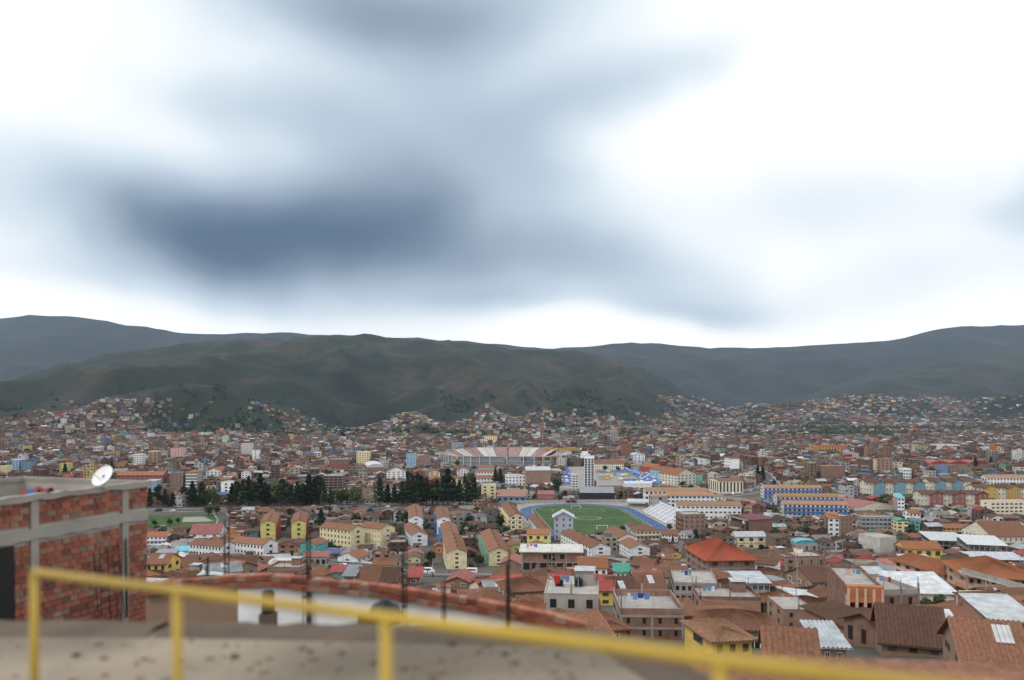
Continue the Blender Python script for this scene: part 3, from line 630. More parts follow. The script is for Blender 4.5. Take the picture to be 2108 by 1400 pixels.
B('house', 'grey house with a coral red metal roof, left of the curved road', 'house', 624, 672, 1168, 1146, 8, 0, ref='the coral roofed house', wall='concrete', rm='roof_pink', roof='shed', cols=4, fl=1, win='brown', ww=.6)
B('church_hall', 'hall with steep crossed dull red metal roof, left of the white row houses', 'house', 390, 452, 1108, 1098, 14, 0, ref='the dull red crossed roof', wall='white', rm='roof_pink', roof='gw', rise=5.0, cols=3, fl=1)
B('row_house', 'left white row house with a long tile roof stepping down to the right', 'house', 390, 455, 1146, 1122, 10, -24, ref='the left white row houses', wall='white', rm='roof_tile_brown', roof='gw', cols=10, fl=2, scols=1, side='R', win='brown')
B('row_house', 'right white row house with long tile roof and a wide white gable end', 'house', 474, 542, 1142, 1118, 11, -26, ref='the right white row houses', wall='white', rm='roof_tile_brown', roof='gw', cols=10, fl=2, scols=1, side='R', win='brown')
B('house', 'two storey house with long white balcony rails and orange roof, at the left by the brick corner', 'house', 300, 342, 1122, 1104, 10, 4, ref='the white railed house', wall='white', rm='roof_tile_orange', roof='gw', cols=5, fl=2, win='blue', gallery=('wall_white', 'F'))
B('house', 'yellow balcony house with dark timber balconies beside the near brick house', 'house', 300, 342, 1196, 1160, 10, 0, ref='the yellow timber balcony house', wall='yellow', rm='roof_tile_brown', roof='gw', cols=3, fl=2, win='brown', gallery=('trunk', 'F'))
B('house', 'bare concrete house with a grey sheet roof behind the yellow timber balcony house', 'house', 312, 352, 1178, 1146, 10, 4, wall='concrete', rm='roof_grey', roof='shed', cols=2, fl=2)
B('shed', 'small building with a bright turquoise sheet roof', 'shed', 354, 390, 1142, 1134, 8, 0, wall='white', rm='roof_cyan', roof='shed', cols=2, fl=1)
B('house', 'long two storey brick house above the foreground brick parapet, with concrete columns', 'house', 551, 620, 1196, 1172, 9, -2, ref='the long brick house above the parapet', wall='brick', rm='wall_brick', roof='flat', cols=3, fl=1, frame=True, win='void', ww=.2)
B('house', 'small shop house with a bright vermilion sheet roof by the curved road', 'house', 678, 705, 1190, 1178, 7, 0, wall='teal', rm='roof_red', roof='shed', cols=2, fl=1)
B('house', 'dark open house with a slate blue sheet roof, right of the vermilion sheet roof', 'house', 707, 730, 1212, 1186, 8, 0, wall='concrete', rm='roof_grey', roof='shed', cols=1, fl=2, win='void', ww=.8)
B('house', 'long adobe house with heavy tile roof, left one of two above the parapet', 'house', 733, 777, 1212, 1196, 12, 0, wall='adobe', rm='roof_tile', roof='gw', cols=1, fl=1, win='void')
B('house', 'long adobe house with heavy tile roof, right one of two above the parapet', 'house', 779, 816, 1212, 1197, 12, 0, wall='adobe', rm='roof_tile_dark', roof='gw', cols=1, fl=1, win='void')
B('house', 'pale yellow road house with a brown hipped roof at the corner of the curved road', 'house', 765, 812, 1181, 1163, 12, 2, ref='the pale yellow corner house', wall='lemon', rm='roof_tile_brown', roof='hip', cols=3, fl=1, win='brown')
B('house', 'white low house with a curved garden wall beside the curved road', 'house', 695, 735, 1158, 1147, 12, -24, wall='white', rm='roof_tile_brown', roof='gd', cols=1, fl=1)
B('house', 'yellow cottage with brown double roof right of the dark mast', 'house', 836, 866, 1160, 1149, 11, 10, wall='cream', rm='roof_tile_brown', roof='gd', cols=2, fl=1)
B('house', 'orange painted small house in front of the long central row', 'house', 893, 914, 1142, 1124, 8, 2, wall='orange', rm='roof_tile_brown', roof='gd', cols=1, fl=1)
B('house', 'house with a folded pink and white striped metal roof, beside the right mast', 'house', 918, 965, 1212, 1196, 9, -8, ref='the pink and white striped roof', wall='adobe', rm='roof_pink', roof='gd', cols=2, fl=1)
B('house', 'house with red sheet roof and concrete stub columns near the grey van', 'house', 838, 864, 1205, 1189, 8, 0, wall='brick', rm='roof_red', roof='shed', cols=1, fl=1)
B('house', 'brown adobe barn with a pink folded roof left of the unfinished concrete frame', 'house', 1030, 1072, 1180, 1160, 14, -8, wall='adobe', rm='roof_pink', roof='gd', cols=0, fl=1)
B('house', 'olive green gabled house behind the unfinished concrete frame', 'house', 1046, 1078, 1148, 1125, 12, 8, wall='olive', rm='roof_tile_brown', roof='gd', cols=1, fl=2)
B('house', 'small white gabled house peeking over the unfinished concrete frame', 'house', 1096, 1121, 1136, 1122, 9, 4, wall='white', rm='roof_tile_brown', roof='gd', cols=1, fl=1)
B('house', 'house with yellow window band and deep verandas at the near right corner of the pitch', 'house', 1310, 1358, 1112, 1092, 14, 8, ref='the veranda house by the pitch', wall='light_concrete', rm='roof_tile', roof='hip', cols=6, fl=2, win='brown', gallery=('wall_cream', 'F'))
B('house', 'purple walled low house with tiled roof at the near right corner of the pitch', 'house', 1294, 1312, 1100, 1082, 12, 4, wall='slate', rm='roof_tile', roof='hip', cols=3, fl=1)
B('house', 'white two storey house with dark windows below the near end of the bleachers', 'house', 1362, 1395, 1115, 1100, 11, -14, wall='white', rm='roof_tile', roof='gw', cols=5, fl=2, side='R', win='brown')
B('house', 'mustard yellow cottage with brown double roof and garden', 'house', 1360, 1385, 1162, 1150, 10, 4, wall='yellow', rm='roof_tile', roof='gw', cols=3, fl=1)
B('house', 'second mustard cottage with a gable, behind the first one', 'house', 1378, 1402, 1150, 1139, 11, 12, wall='yellow', rm='roof_tile', roof='gd', cols=1, fl=1)
B('house', 'low white and yellow house with a green metal awning roof', 'house', 1268, 1306, 1192, 1178, 8, 0, wall='white', rm='roof_green', roof='shed', cols=4, fl=1, win='green')
B('house', 'house with long blue veranda windows, white roof tanks and laundry', 'building', 1773, 1845, 1092, 1066, 11, -3, ref='the grey ribbon window building', wall='concrete', rm='frame_concrete', roof='flat', cols=8, fl=3, win='blue', ww=.85, scols=2)
B('apartment_block', 'narrow striped cream and brick building with a green barrel roof', A, 1846, 1872, 1098, 1074, 9, -4, wall='cream', rm='roof_green', roof='vault', rise=1.6, cols=2, fl=3, win='brown', ww=.7)
B('house', 'narrow turquoise house front with dark windows', 'house', 1882, 1894, 1098, 1072, 9, -4, wall='teal', rm='roof_grey', roof='flat', cols=1, fl=3, win='brown')
B('house', 'white balconied house with orange roof left of the turquoise front', 'house', 1872, 1895, 1082, 1056, 9, 2, wall='white', rm='roof_tile_orange', roof='gw', cols=3, fl=3, win='brown')
B('house', 'grey block wall house left of the yellow house with black windows', 'house', 1812, 1845, 1152, 1108, 14, 24, wall='light_concrete', rm='wall_light_concrete', roof='flat', cols=0, scols=0, fl=1)
B('row_house', 'yellow row houses with dark balconies, under the long cream right-edge block', 'house', 1940, 2018, 1100, 1087, 10, -5, wall='ochre', rm='roof_tile_brown', roof='gw', cols=9, fl=2, win='brown', ww=.5)
B('row_house', 'white and blue row house with balconies, right of the yellow row houses', 'house', 2020, 2048, 1098, 1078, 10, -3, wall='white', rm='roof_tile_brown', roof='gw', cols=4, fl=2, win='blue', ww=.5)
B('hall', 'hall with a very broad brown tiled roof at the right edge', 'hall', 2042, 2130, 1118, 1104, 30, 3, wall='pale', rm='roof_tile', roof='gw', rise=7, cols=8, fl=1)
B('house', 'mustard walled house under a wide tan hipped roof, blurred near the yellow railing', 'house', 1468, 1548, 1352, 1318, 7, 10, prot=.02, ref='the near mustard house', wall='yellow', rm='roof_tile_tan', roof='hip', cols=3, fl=1, win='brown')
B('house', 'near house with brown hipped tile roof directly right of the bare concrete house', 'house', 1240, 1290, 1330, 1296, 7, 14, prot=.02, wall='adobe', rm='roof_tile', roof='hip', cols=1, fl=1)
B('house', 'broad near house with a brown tile roof, directly left of the bare concrete house', 'house', 1020, 1104, 1316, 1276, 8, -8, prot=.02, wall='adobe', rm='roof_tile_orange', roof='hip', cols=1, fl=1)
B('house', 'long near house with a great brown tile roof, its ridge sloping down across the right', 'house', 1815, 1945, 1352, 1322, 8, -20, prot=.02, ref='the great near tile roof', wall='adobe', rm='roof_tile_dark', roof='gw', cols=3, fl=1, rise=2.6, win='brown')
B('house', 'near house with a white roof carrying grey panels at the right edge', 'house', 2045, 2140, 1318, 1280, 8, -6, prot=.02, wall='brick_pale', rm='roof_white', roof='shed', rise=1.4, cols=3, fl=1)
B('house', 'second near house with long red brown tiled roof at lower right', 'house', 1985, 2120, 1400, 1364, 8, -18, prot=.02, wall='adobe', rm='roof_tile_brown', roof='gw', cols=3, fl=1, rise=2.2, win='brown')
B('house', 'near house with a light blue-grey sheet roof and white wall at lower right', 'house', 1690, 1742, 1372, 1332, 5, -6, prot=.02, wall='brick_pale', rm='roof_zinc', roof='shed', cols=2, fl=1)
B('house', 'nearest brown tiled house at the bottom between the mustard house and great tile roof', 'house', 1585, 1680, 1420, 1376, 6, -14, prot=.02, wall='adobe', rm='roof_tile_brown', roof='gw', cols=2, fl=1, rise=1.8, win='brown')
# right: open sheds with white roofs on concrete frames
def open_shed(label, uL, uR, yb, ye, L, rot, n, rm='roof_white', rise=1.5):
    d = depth_at(yb); uc = (uL + uR) / 2; th = R(rot); X = (uc - 1054) * d / F; w = (uR - uL) * d / F / max(.2, math.cos(th) - (uc - 1054) / F * math.sin(th)); h = (yb - ye) * d / F
    root = empty('open_shed', (X, d, gz(d)), th, label, 'shed')
    for i in range(n):
        for y in (0, L / 2, L):
            b = MB(); x = -w / 2 + w * i / (n - 1); b.box(x - .18, x + .18, y - .18, y + .18, -2, h); b.build('column', 'frame_concrete', root)
    for f_ in (.45, 1.0):
        b = MB(); b.box(-w / 2, w / 2, -.15, .15, h * f_ - .3, h * f_ - .005); b.build('beam', 'frame_concrete', root)
    b = MB(); b.box(-w / 2, w / 2, .5, L, h * .42, h * .44); b.build('floor_slab', 'slab', root)
    b = MB(); b.box(-w / 2, w / 2, L - .4, L - .2, -2, h); b.build('back_wall', 'wall_concrete', root)
    roof_parts(root, w, L, h, 'shed', rm, rise, 1.0, 1.0)
    c, s = math.cos(th), math.sin(th); FOOT.append((X - s * L / 2, d + c * L / 2, th, w / 2, L / 2)); PROT.append((uL, uR, ye - 12, ye + (yb - ye) * .8, d))
    return root
open_shed('left open concrete shed under a stepped white metal roof', 1918, 1990, 1132, 1113, 22, -12, 7)
open_shed('right open concrete shed under one long white metal roof', 1994, 2072, 1146, 1122, 24, -16, 8)
open_shed('open shed with light ribbed roof behind the brown roofed school', 2006, 2110, 1166, 1152, 12, -4, 7, 'roof_zinc')
# mid and far landmarks
B('office_tower', 'tall white tower with a dark glass front and stepped white top beside the market', 'tower', 1203, 1223, 1016, 944, 18, -6, ref='the tall white tower', wall='white', wallside='white', rm='wall_white', roof='flat', cols=3, fl=14, scols=3, side='L', win='grey', ww=.85, wh=.9, par=1.5)
d_ = depth_at(1016); r = empty('roof_house', ((1207 - 1054) * d_ / F, d_ + 6, (1016 - 944) * d_ / F), R(-6), 'white stepped lift house on top of the tall white tower', 'roof house')
b = MB(); b.box(-5, 4, 0, 8, 0, 3.2); b.build('wall', 'wall_white', r); b = MB(); b.box(-4, 2, 1, 7, 3.2, 6); b.build('upper_wall', 'wall_white', r); b = MB(); b.box(-5.4, 4.4, -.4, 8.4, 3.2, 3.5); b.build('ledge', 'wall_white', r)
B('office_building', 'white stepped building with brown ribbon windows leaning on the left of the tall white tower', 'building', 1178, 1190, 1010, 978, 10, 6, wall='white', rm='wall_white', roof='flat', cols=2, fl=6, scols=3, win='brown', ww=.7)
B('hall', 'low black clad base building at the foot of the tall white tower', 'hall', 1194, 1264, 1028, 1014, 20, -2, wall='black', rm='roof_grey', roof='gw', cols=0, fl=1, scols=0)
B('apartment_block', 'blue and white slab apartment building left of the stadium', A, 836, 856, 966, 935, 12, 4, ref='the blue slab building', wall='sky_blue', rm='wall_grey', roof='flat', cols=3, fl=7, win='white', ww=.6)
B('apartment_block', 'orange brick building with cream window bands beside the blue slab building', A, 860, 885, 960, 939, 14, 0, wall='brick_orange', rm='wall_brick', roof='flat', cols=4, fl=4, win='white', ww=.6)
B('apartment_block', 'plain white tower with a few dark windows, left of centre in the far town', A, 519, 533, 950, 926, 10, 4, ref='the plain white far tower', wall='white', rm='roof_tile', roof='flat', cols=1, fl=6, win='brown', scols=0)
B('apartment_block', 'grey ribbed tower block left of the plain white tower', A, 496, 518, 940, 914, 14, 4, wall='light_concrete', rm='wall_light_concrete', roof='flat', cols=6, fl=7, win='white', ww=.4)
B('hotel', 'cream hotel block with a small round turret', 'building', 734, 759, 960, 931, 14, -3, ref='the cream turreted hotel', wall='cream', rm='wall_cream', roof='flat', cols=5, fl=7, win='brown', ww=.45)
B('apartment_block', 'long brown slab building with ribbon windows left of the cream turreted hotel', A, 677, 714, 970, 946, 14, 2, wall='brickred', rm='wall_grey', roof='flat', cols=6, fl=5, win='grey', ww=.8)
B('warehouse', 'warehouse with a pale ribbed roof right of the cream turreted hotel', 'warehouse', 757, 792, 972, 962, 60, 14, ref='the pale ribbed warehouse', wall='adobe', rm='roof_white', roof='vault', rise=4, cols=0, fl=1, scols=0)
B('unfinished_building', 'bare multi storey frame with dark open floors behind the row of conifers', 'building', 667, 705, 1012, 980, 16, 2, ref='the bare frame behind the conifers', wall='brick', rm='wall_concrete', roof='flat', cols=7, fl=6, win='void', ww=.85, wh=.65, frame=True)
B('office_building', 'white and navy striped office with curved top behind the conifers', 'building', 455, 476, 1020, 994, 14, 0, ref='the navy striped office', wall='white', rm='wall_white', roof='flat', cols=1, fl=4, win='blue', ww=.95, wh=.55, scols=2)
B('apartment_block', 'orange and white apartment building with a hipped roof among the conifers', A, 774, 812, 1027, 1005, 14, -4, ref='the orange and white apartments', wall='pale', rm='roof_tile', roof='hip', cols=5, fl=4, win='brown', ww=.45)
B('school_building', 'long building with an orange tiled roof and blue side above the near brick house', 'school', 240, 335, 998, 978, 16, 1, ref='the long orange roofed building', wall='brickred', rm='roof_tile_orange', roof='gw', cols=10, fl=3, win='blue', ww=.5)
B('apartment_block', 'blue and white painted block below the long orange roofed building', A, 300, 322, 1012, 990, 12, 2, wall='sky_blue', rm='wall_white', roof='flat', cols=3, fl=4, win='white')
B('apartment_block', 'tall bare brick block right of the long orange roofed building', A, 351, 376, 1014, 974, 14, 3, ref='the tall bare brick block', wall='brick', rm='wall_brick', roof='flat', cols=3, fl=7, win='grey', frame=True)
B('apartment_block', 'tall block with white cross shaped balconies beside the tall bare brick block', A, 383, 406, 1014, 972, 14, 3, wall='grey', rm='roof_tile_orange', roof='hip', cols=3, fl=7, win='white', gallery=('wall_white', 'F'))
B('apartment_block', 'cheerful yellow tower with dark windows over the near brick house parapet', A, 123, 140, 977, 955, 12, 3, ref='the yellow tower', wall='lemon', rm='wall_yellow', roof='flat', cols=3, fl=6, win='brown', ww=.6)
B('apartment_block', 'white and blue glass tower at far left', A, 25, 39, 974, 947, 12, 3, ref='the far left blue tower', wall='sky_blue', rm='wall_white', roof='flat', cols=2, fl=7, win='blue', ww=.6)
B('apartment_block', 'navy building with rounded balconies right of the white and blue glass tower', A, 44, 64, 974, 950, 12, 3, wall='tealblue', rm='wall_navy', roof='flat', cols=3, fl=6, win='grey', ww=.7)
B('apartment_block', 'low cream building with brown windows at the left edge', A, 0, 14, 978, 960, 12, 3, wall='cream', rm='wall_cream', roof='flat', cols=3, fl=4, win='brown')
B('apartment_block', 'white block with a dark red stripe and a green glass side', A, 275, 291, 960, 936, 14, 2, ref='the white block with dark red stripe', wall='white', rm='wall_white', roof='flat', cols=3, fl=6, win='red', ww=.6)
B('apartment_block', 'brick slab with a bright gable right of the white block with dark red stripe', A, 305, 324, 958, 930, 14, 2, wall='brick_pale', rm='wall_cream', roof='flat', cols=2, fl=6, win='brown')
B('apartment_block', 'pink and grey slab building in the left middle of the town', A, 351, 377, 946, 923, 14, 2, wall='pink', rm='wall_grey', roof='flat', cols=4, fl=5, win='white')
B('school_building', 'white school with terracotta roof and a red corner, left of the conifers', 'school', 424, 456, 980, 970, 40, 6, ref='the white school with red corner', wall='white', rm='roof_tile_orange', roof='gd', cols=4, fl=2, win='brown')
B('school_building', 'red and white slanted building at the end of the terracotta school', 'school', 497, 517, 990, 972, 20, 14, wall='white', wallside='redwall', rm='roof_tile_orange', roof='gd', cols=3, fl=4, win='red')
B('office_building', 'cream office with ribbon windows left of the rusty market roof', 'building', 991, 1021, 1026, 1000, 14, 0, ref='the cream ribbon office', wall='cream', rm='wall_cream', roof='flat', cols=2, fl=4, win='brown', ww=.95, wh=.5, scols=1)
B('market_hall', 'market hall with a rusty striped metal roof over blue walls', 'hall', 1023, 1082, 1034, 1022, 26, -3, ref='the rusty market hall', wall='blue', rm='roof_rust', roof='shed', rise=3.5, cols=5, fl=1, win='void', ww=.5)
B('restaurant', 'red and white low restaurant with long roof, right of the rusty market hall', 'building', 1106, 1140, 1028, 1018, 16, -4, wall='redwall', rm='roof_pink', roof='shed', rise=2, cols=5, fl=1, win='white', ww=.7)
B('hall', 'big windowless brown brick hall with a blue curved gable', 'hall', 1084, 1134, 1002, 968, 24, 6, ref='the windowless brick hall', wall='brick_pale', rm='roof_zinc', roof='gw', rise=3, cols=0, fl=1, scols=0)
B('apartment_block', 'white and brick block in front of the windowless brick hall', A, 1040, 1082, 1000, 980, 14, 2, wall='white', wallside='brick', rm='wall_white', roof='flat', cols=6, fl=3, win='brown')
for i, (a_, b_, yb, ye, la) in enumerate(((976, 1022, 996, 984, 'front'), (978, 1020, 982, 971, 'middle'), (984, 1016, 971, 962, 'rear'))):
    B('row_house', f'{la} row of white houses with tiled roofs behind the conifers, centre', 'house', a_, b_, yb, ye, 12, 0, ref=f'the {la} centre row houses' if i == 0 else None, wall='white', rm='roof_tile_brown', roof='gw', cols=7, fl=2, win='brown')
for i, (a_, b_, yb, ye, wl, la) in enumerate(((884, 906, 988, 972, 'cream', 'cream gabled block in the left middle row behind the conifers'), (942, 966, 984, 968, 'white', 'white gabled block in the middle row behind the conifers'), (852, 874, 990, 972, 'brickred', 'dull pink gabled block behind the conifers'), (932, 952, 1002, 988, 'cream', 'small cream block peeking over the conifers'), (796, 835, 988, 970, 'white', 'long white block with blue windows behind the conifers'), (883, 915, 1008, 990, 'redwall', 'red based cream block among the conifers'))):
    B('apartment_block', la, A, a_, b_, yb, ye, 26, 8, wall=wl, rm='roof_tile', roof='gd', cols=4 if wl == 'white' else 2, fl=4, win='brown', ww=.4)
r_ = [(1348, 1372, 978, 962, 'redwall', 'red painted start of the long terracotta roofed row'), (1372, 1396, 988, 968, 'sky_blue', 'pale blue middle of the long terracotta roofed row'), (1394, 1432, 1000, 976, 'pale', 'white banded corner block of the long terracotta roofed row')]
for a_, b_, yb, ye, wl, la in r_:
    B('commercial_building', la, 'building', a_, b_, yb, ye, 30, 28, ref='the ' + la.split(' of ')[0], wall=wl, rm='roof_tile_orange', roof='gd', cols=5, fl=4, scols=6, side='L', win='grey', ww=.6)
B('house', 'green ended corner building at the foot of the long terracotta roofed row', 'building', 1432, 1446, 998, 976, 20, 14, wall='green', rm='roof_tile', roof='hip', cols=0, fl=3)
B('apartment_block', 'bright lilac white block with dark side windows right of the terracotta row', A, 1504, 1522, 972, 944, 16, 14, ref='the lilac white block', wall='white', rm='roof_tile_red', roof='gw', rise=.8, cols=0, fl=5, scols=4, win='brown')
B('house', 'white building with slanted top and a tiny window, left of the lilac white block', 'building', 1438, 1462, 960, 946, 18, 20, wall='white', rm='roof_white', roof='shedx', cols=2, fl=2)
B('apartment_block', 'white building with blue side windows behind the market', A, 1304, 1328, 950, 936, 18, 8, wall='white', wallside='sky_blue', rm='roof_white', roof='vault', rise=2, cols=3, fl=4, win='blue')
B('apartment_block', 'long tile roofed arcade building behind the market tents', 'building', 1224, 1284, 968, 954, 18, 0, ref='the long arcade building', wall='pale', rm='roof_tile', roof='gw', cols=14, fl=3, win='brown')
B('apartment_block', 'yellow fronted building right of the arcade building by the market', 'building', 1300, 1342, 968, 958, 14, -4, wall='ochre', rm='roof_grey', roof='flat', cols=6, fl=2, win='brown')
B('apartment_block', 'twin brick slab with many windows above the blue school', A, 1690, 1740, 988, 960, 14, -2, ref='the many windowed brick slab', wall='brick_pale', rm='wall_brick', roof='flat', cols=10, fl=6, win='void', frame=False, ww=.4)
B('apartment_block', 'cream and white ended brick tower right of the many windowed brick slab', A, 1805, 1838, 976, 946, 14, -6, ref='the white ended brick tower', wall='brick_pale', wallside='cream', rm='wall_brick', roof='flat', cols=4, fl=6, scols=4, side='L', win='brown')
B('apartment_block', 'white four storey block with dark window squares above the teal terrace', A, 1859, 1876, 992, 966, 12, -4, wall='white', rm='wall_white', roof='flat', cols=3, fl=4, win='grey', ww=.65)
B('apartment_block', 'vivid blue ended apartment block beside the green field at right', A, 1937, 1952, 978, 960, 14, -6, ref='the vivid blue ended block', wall='blue', rm='wall_blue', roof='flat', cols=3, fl=4, win='white')
B('apartment_block', 'bare brick continuation of the vivid blue ended block', A, 1953, 1974, 978, 958, 14, -6, wall='brick_pale', rm='wall_brick', roof='flat', cols=4, fl=4, win='brown')
for i in range(3):
    B('market_hall', ['left', 'middle', 'right'][i] + ' brick hall of three with curved red roofs beyond the green field', 'hall', 1915 + i * 40, 1953 + i * 40, 962, 956, 30, 0, wall='brick_pale', rm='roof_red', roof='vault', rise=4.5, cols=0, fl=1, scols=0)
B('school_building', 'long white school with tan roof at the right edge above the ochre terrace', 'school', 2032, 2125, 998, 984, 14, -2, wall='white', rm='roof_tile_tan', roof='gw', cols=14, fl=2, win='brown')
B('office_building', 'wide yellow institutional building with regular piers in the far right town', 'building', 1685, 1742, 936, 919, 30, 0, ref='the yellow institutional building', wall='ochre', rm='roof_tile_red', roof='gw', rise=2, cols=9, fl=2, win='brown', ww=.3, wh=.7)
B('office_building', 'white curved building in the far right town', 'building', 1932, 1976, 930, 916, 30, 0, wall='white', rm='roof_white', roof='flat', cols=6, fl=3, win='grey', ww=.8)
B('office_tower', 'tall grey tower alone in the far centre town', 'tower', 1258, 1272, 918, 889, 20, 0, ref='the far grey tower', wall='grey', rm='wall_grey', roof='flat', cols=3, fl=10, win='grey', ww=.7)
B('hotel', 'red topped hotel slab behind the stadium', 'building', 997, 1023, 920, 897, 18, 0, ref='the red topped hotel', wall='cream', rm='wall_redwall', roof='flat', cols=6, fl=7, win='red', ww=.5)
B('apartment_block', 'plain tall brick tower near the far road, right of the tall white tower', A, 1282, 1300, 944, 916, 16, 6, wall='brick_orange', rm='wall_brick', roof='flat', cols=3, fl=7, win='brown')
B('apartment_block', 'small white tower with dark windows in the left middle distance', A, 192, 206, 938, 921, 14, 2, wall='light_concrete', rm='wall_white', roof='flat', cols=2, fl=5, win='brown')
B('apartment_block', 'pale blue slab in the left far town', A, 258, 272, 908, 896, 16, 0, wall='sky_blue', rm='wall_sky_blue', roof='flat', cols=3, fl=4, win='white')

# ------------------------------------------------------------------ sports ground
NOGO = []   # polygons in world XY where no house may stand
def inpoly(x, y, P_):
    c = False; j = len(P_) - 1
    for i in range(len(P_)):
        if (P_[i][1] > y) != (P_[j][1] > y) and x < (P_[j][0] - P_[i][0]) * (y - P_[i][1]) / (P_[j][1] - P_[i][1]) + P_[i][0]: c = not c
        j = i
    return c
FX, FY, FT = 56.0, 591.0, R(4.9)
def fw(x, y): return (FX + x * math.cos(FT) - y * math.sin(FT), FY + x * math.sin(FT) + y * math.cos(FT))
def oval(r, st, n=40):
    pts = []
    for i in range(n + 1): a = math.pi * i / n; pts.append((r * math.cos(a), st + r * math.sin(a)))
    for i in range(n + 1): a = math.pi + math.pi * i / n; pts.append((r * math.cos(a), -st + r * math.sin(a)))
    return pts
NOGO.append([fw(*p) for p in ((-56, -100), (66, -100), (66, 96), (-56, 96))])
sg = empty('sports_ground', (FX, FY, 0), FT); sg['kind'] = 'structure'
b = MB(); b.poly([(x, y, .02) for x, y in ((-54, -96), (64, -96), (64, 94), (-54, 94))]); b.build('apron', 'paving', sg)
b = MB(); b.poly([(x, y, .04) for x, y in oval(46.5, 42.2)]); b.build('running_track', 'track_blue', sg)
b = MB(); b.poly([(x, y, .06) for x, y in oval(36.5, 42.2)]); b.build('infield', 'lawn', sg)
for i in range(9):
    r0 = 36.6 + i * 1.22; b = MB(); pa = oval(r0, 42.2, 24); pb = oval(r0 + (.2 if i in (0, 8) else .05), 42.2, 24)
    for j in range(len(pa)):
        q = (j + 1) % len(pa); b.quad((*pa[j], .062), (*pa[q], .062), (*pb[q], .062), (*pb[j], .062))
    b.build('lane_line', 'paint_white', sg)
b = MB(); b.poly([(x, y, .075) for x, y in ((-35.2, -54), (35.2, -54), (35.2, 54), (-35.2, 54))]); b.build('pitch', 'turf', sg)
b = MB(); W = .13
def ln(x0, y0, x1, y1):
    if x0 == x1: b.quad((x0 - W / 2, y0, .09), (x0 + W / 2, y0, .09), (x1 + W / 2, y1, .09), (x1 - W / 2, y1, .09))
    else: b.quad((x0, y0 - W * .7, .09), (x1, y1 - W * .7, .09), (x1, y1 + W * .7, .09), (x0, y0 + W * .7, .09))
ln(-34, -52.5, -34, 52.5); ln(34, -52.5, 34, 52.5); ln(-34, -52.5, 34, -52.5); ln(-34, 52.5, 34, 52.5); ln(-34, 0, 34, 0)
for s in (-1, 1):
    ln(-20, s * 36, 20, s * 36); ln(-20, min(s * 36, s * 52.5), -20, max(s * 36, s * 52.5)); ln(20, min(s * 36, s * 52.5), 20, max(s * 36, s * 52.5)); ln(-9, s * 47, 9, s * 47)
for i in range(40):
    a0, a1 = math.pi * 2 * i / 40, math.pi * 2 * (i + 1) / 40
    b.quad(*[(r_ * math.cos(a_), r_ * math.sin(a_), .092) for r_, a_ in ((9.0, a0), (9.0, a1), (9.35, a1), (9.35, a0))])
b.build('pitch_marking', 'paint_white', sg)
for s, la in ((-1, 'white football goal at the near end of the pitch'), (1, 'white football goal at the far end of the pitch')):
    x, y = fw(0, s * 53); g = empty('football_goal', (x, y, .08), FT, la, 'football goal', 'goals on the pitch')
    for xx in (-3.7, 3.7):
        b = MB(); b.tube((xx, 0, 0), (xx, 0, 2.44), .12); b.build('post', 'paint_white', g)
        b = MB(); b.tube((xx, 0, 2.44), (xx, s * 1.8, 0), .05); b.build('stay', 'paint_white', g)
    b = MB(); b.tube((-3.7, 0, 2.44), (3.7, 0, 2.44), .12); b.build('crossbar', 'paint_white', g)
# bleachers
x, y = fw(50.5, -28); bl = empty('bleachers', (x, y, 0), FT, 'stepped white bleachers along the right side of the running track', 'bleachers')
for i in range(11):
    b = MB(); b.box(i * 1.15, i * 1.15 + 1.1, 0, 66, i * .62, i * .62 + .25); b.build('step', 'wall_white', bl)
    b = MB(); b.box(i * 1.15 + .9, i * 1.15 + 1.12, 0, 66, i * .62 + .25, i * .62 + .62); b.build('riser', 'wall_slate', bl)
for j in range(7):
    b = MB(); b.box(0, 12.6, j * 11 - .2, j * 11 + .1, -.5, .2); b.quad((0, j * 11, 0), (12.6, j * 11, 6.6), (12.6, j * 11, 0), (12.5, j * 11, 0)); b.build('support', 'wall_white', bl)
    if j: b = MB(); ribs(b, (0, j * 10, .35), (0, j * 10 + .7, .35), (12.4, j * 10, 7.2), (12.4, j * 10 + .7, 7.2), 0, 0, .1); b.build('aisle', 'wall_grey', bl)
b = MB(); b.box(12.6, 12.75, 0, 66, 0, 7.9); b.build('back_rail_wall', 'wall_white', bl)
NOGO.append([fw(*p) for p in ((48, -30), (66, -30), (66, 42), (48, 42))])
x, y = fw(44, 60); st = empty('grandstand', (x, y, 0), FT - .3, 'small grandstand with a grey metal roof behind the far right curve of the track', 'grandstand')
for i in range(4):
    b = MB(); b.box(0, 18, i * 1.6, i * 1.6 + 1.6, 0, .6 + i * .6); b.build('step', 'wall_concrete', st)
for i in range(5): b = MB(); b.box(i * 4.4, i * 4.4 + .2, 0, .2, 0, 4.5); b.build('post', 'wall_blue', st)
b = MB(); ribs(b, (-1, 8, 6.2), (19, 8, 6.2), (-1, -1.5, 4.5), (19, -1.5, 4.5), 1, .05, .1); b.build('roof', 'roof_zinc', st)
# perimeter wall of the ground
b = MB(); pts = [fw(-54, 94), fw(64, 94)]
th = FT; x, y = fw(5, 93); w0 = empty('boundary_wall', (x, y, 0), FT, 'long grey boundary wall behind the far end of the running track', 'wall')
for i in range(10): b = MB(); b.box(-59 + i * 11.8, -59 + i * 11.8 + 11.7, 0, .3, 0, 2.6); b.build('wall_panel', 'wall_concrete', w0)

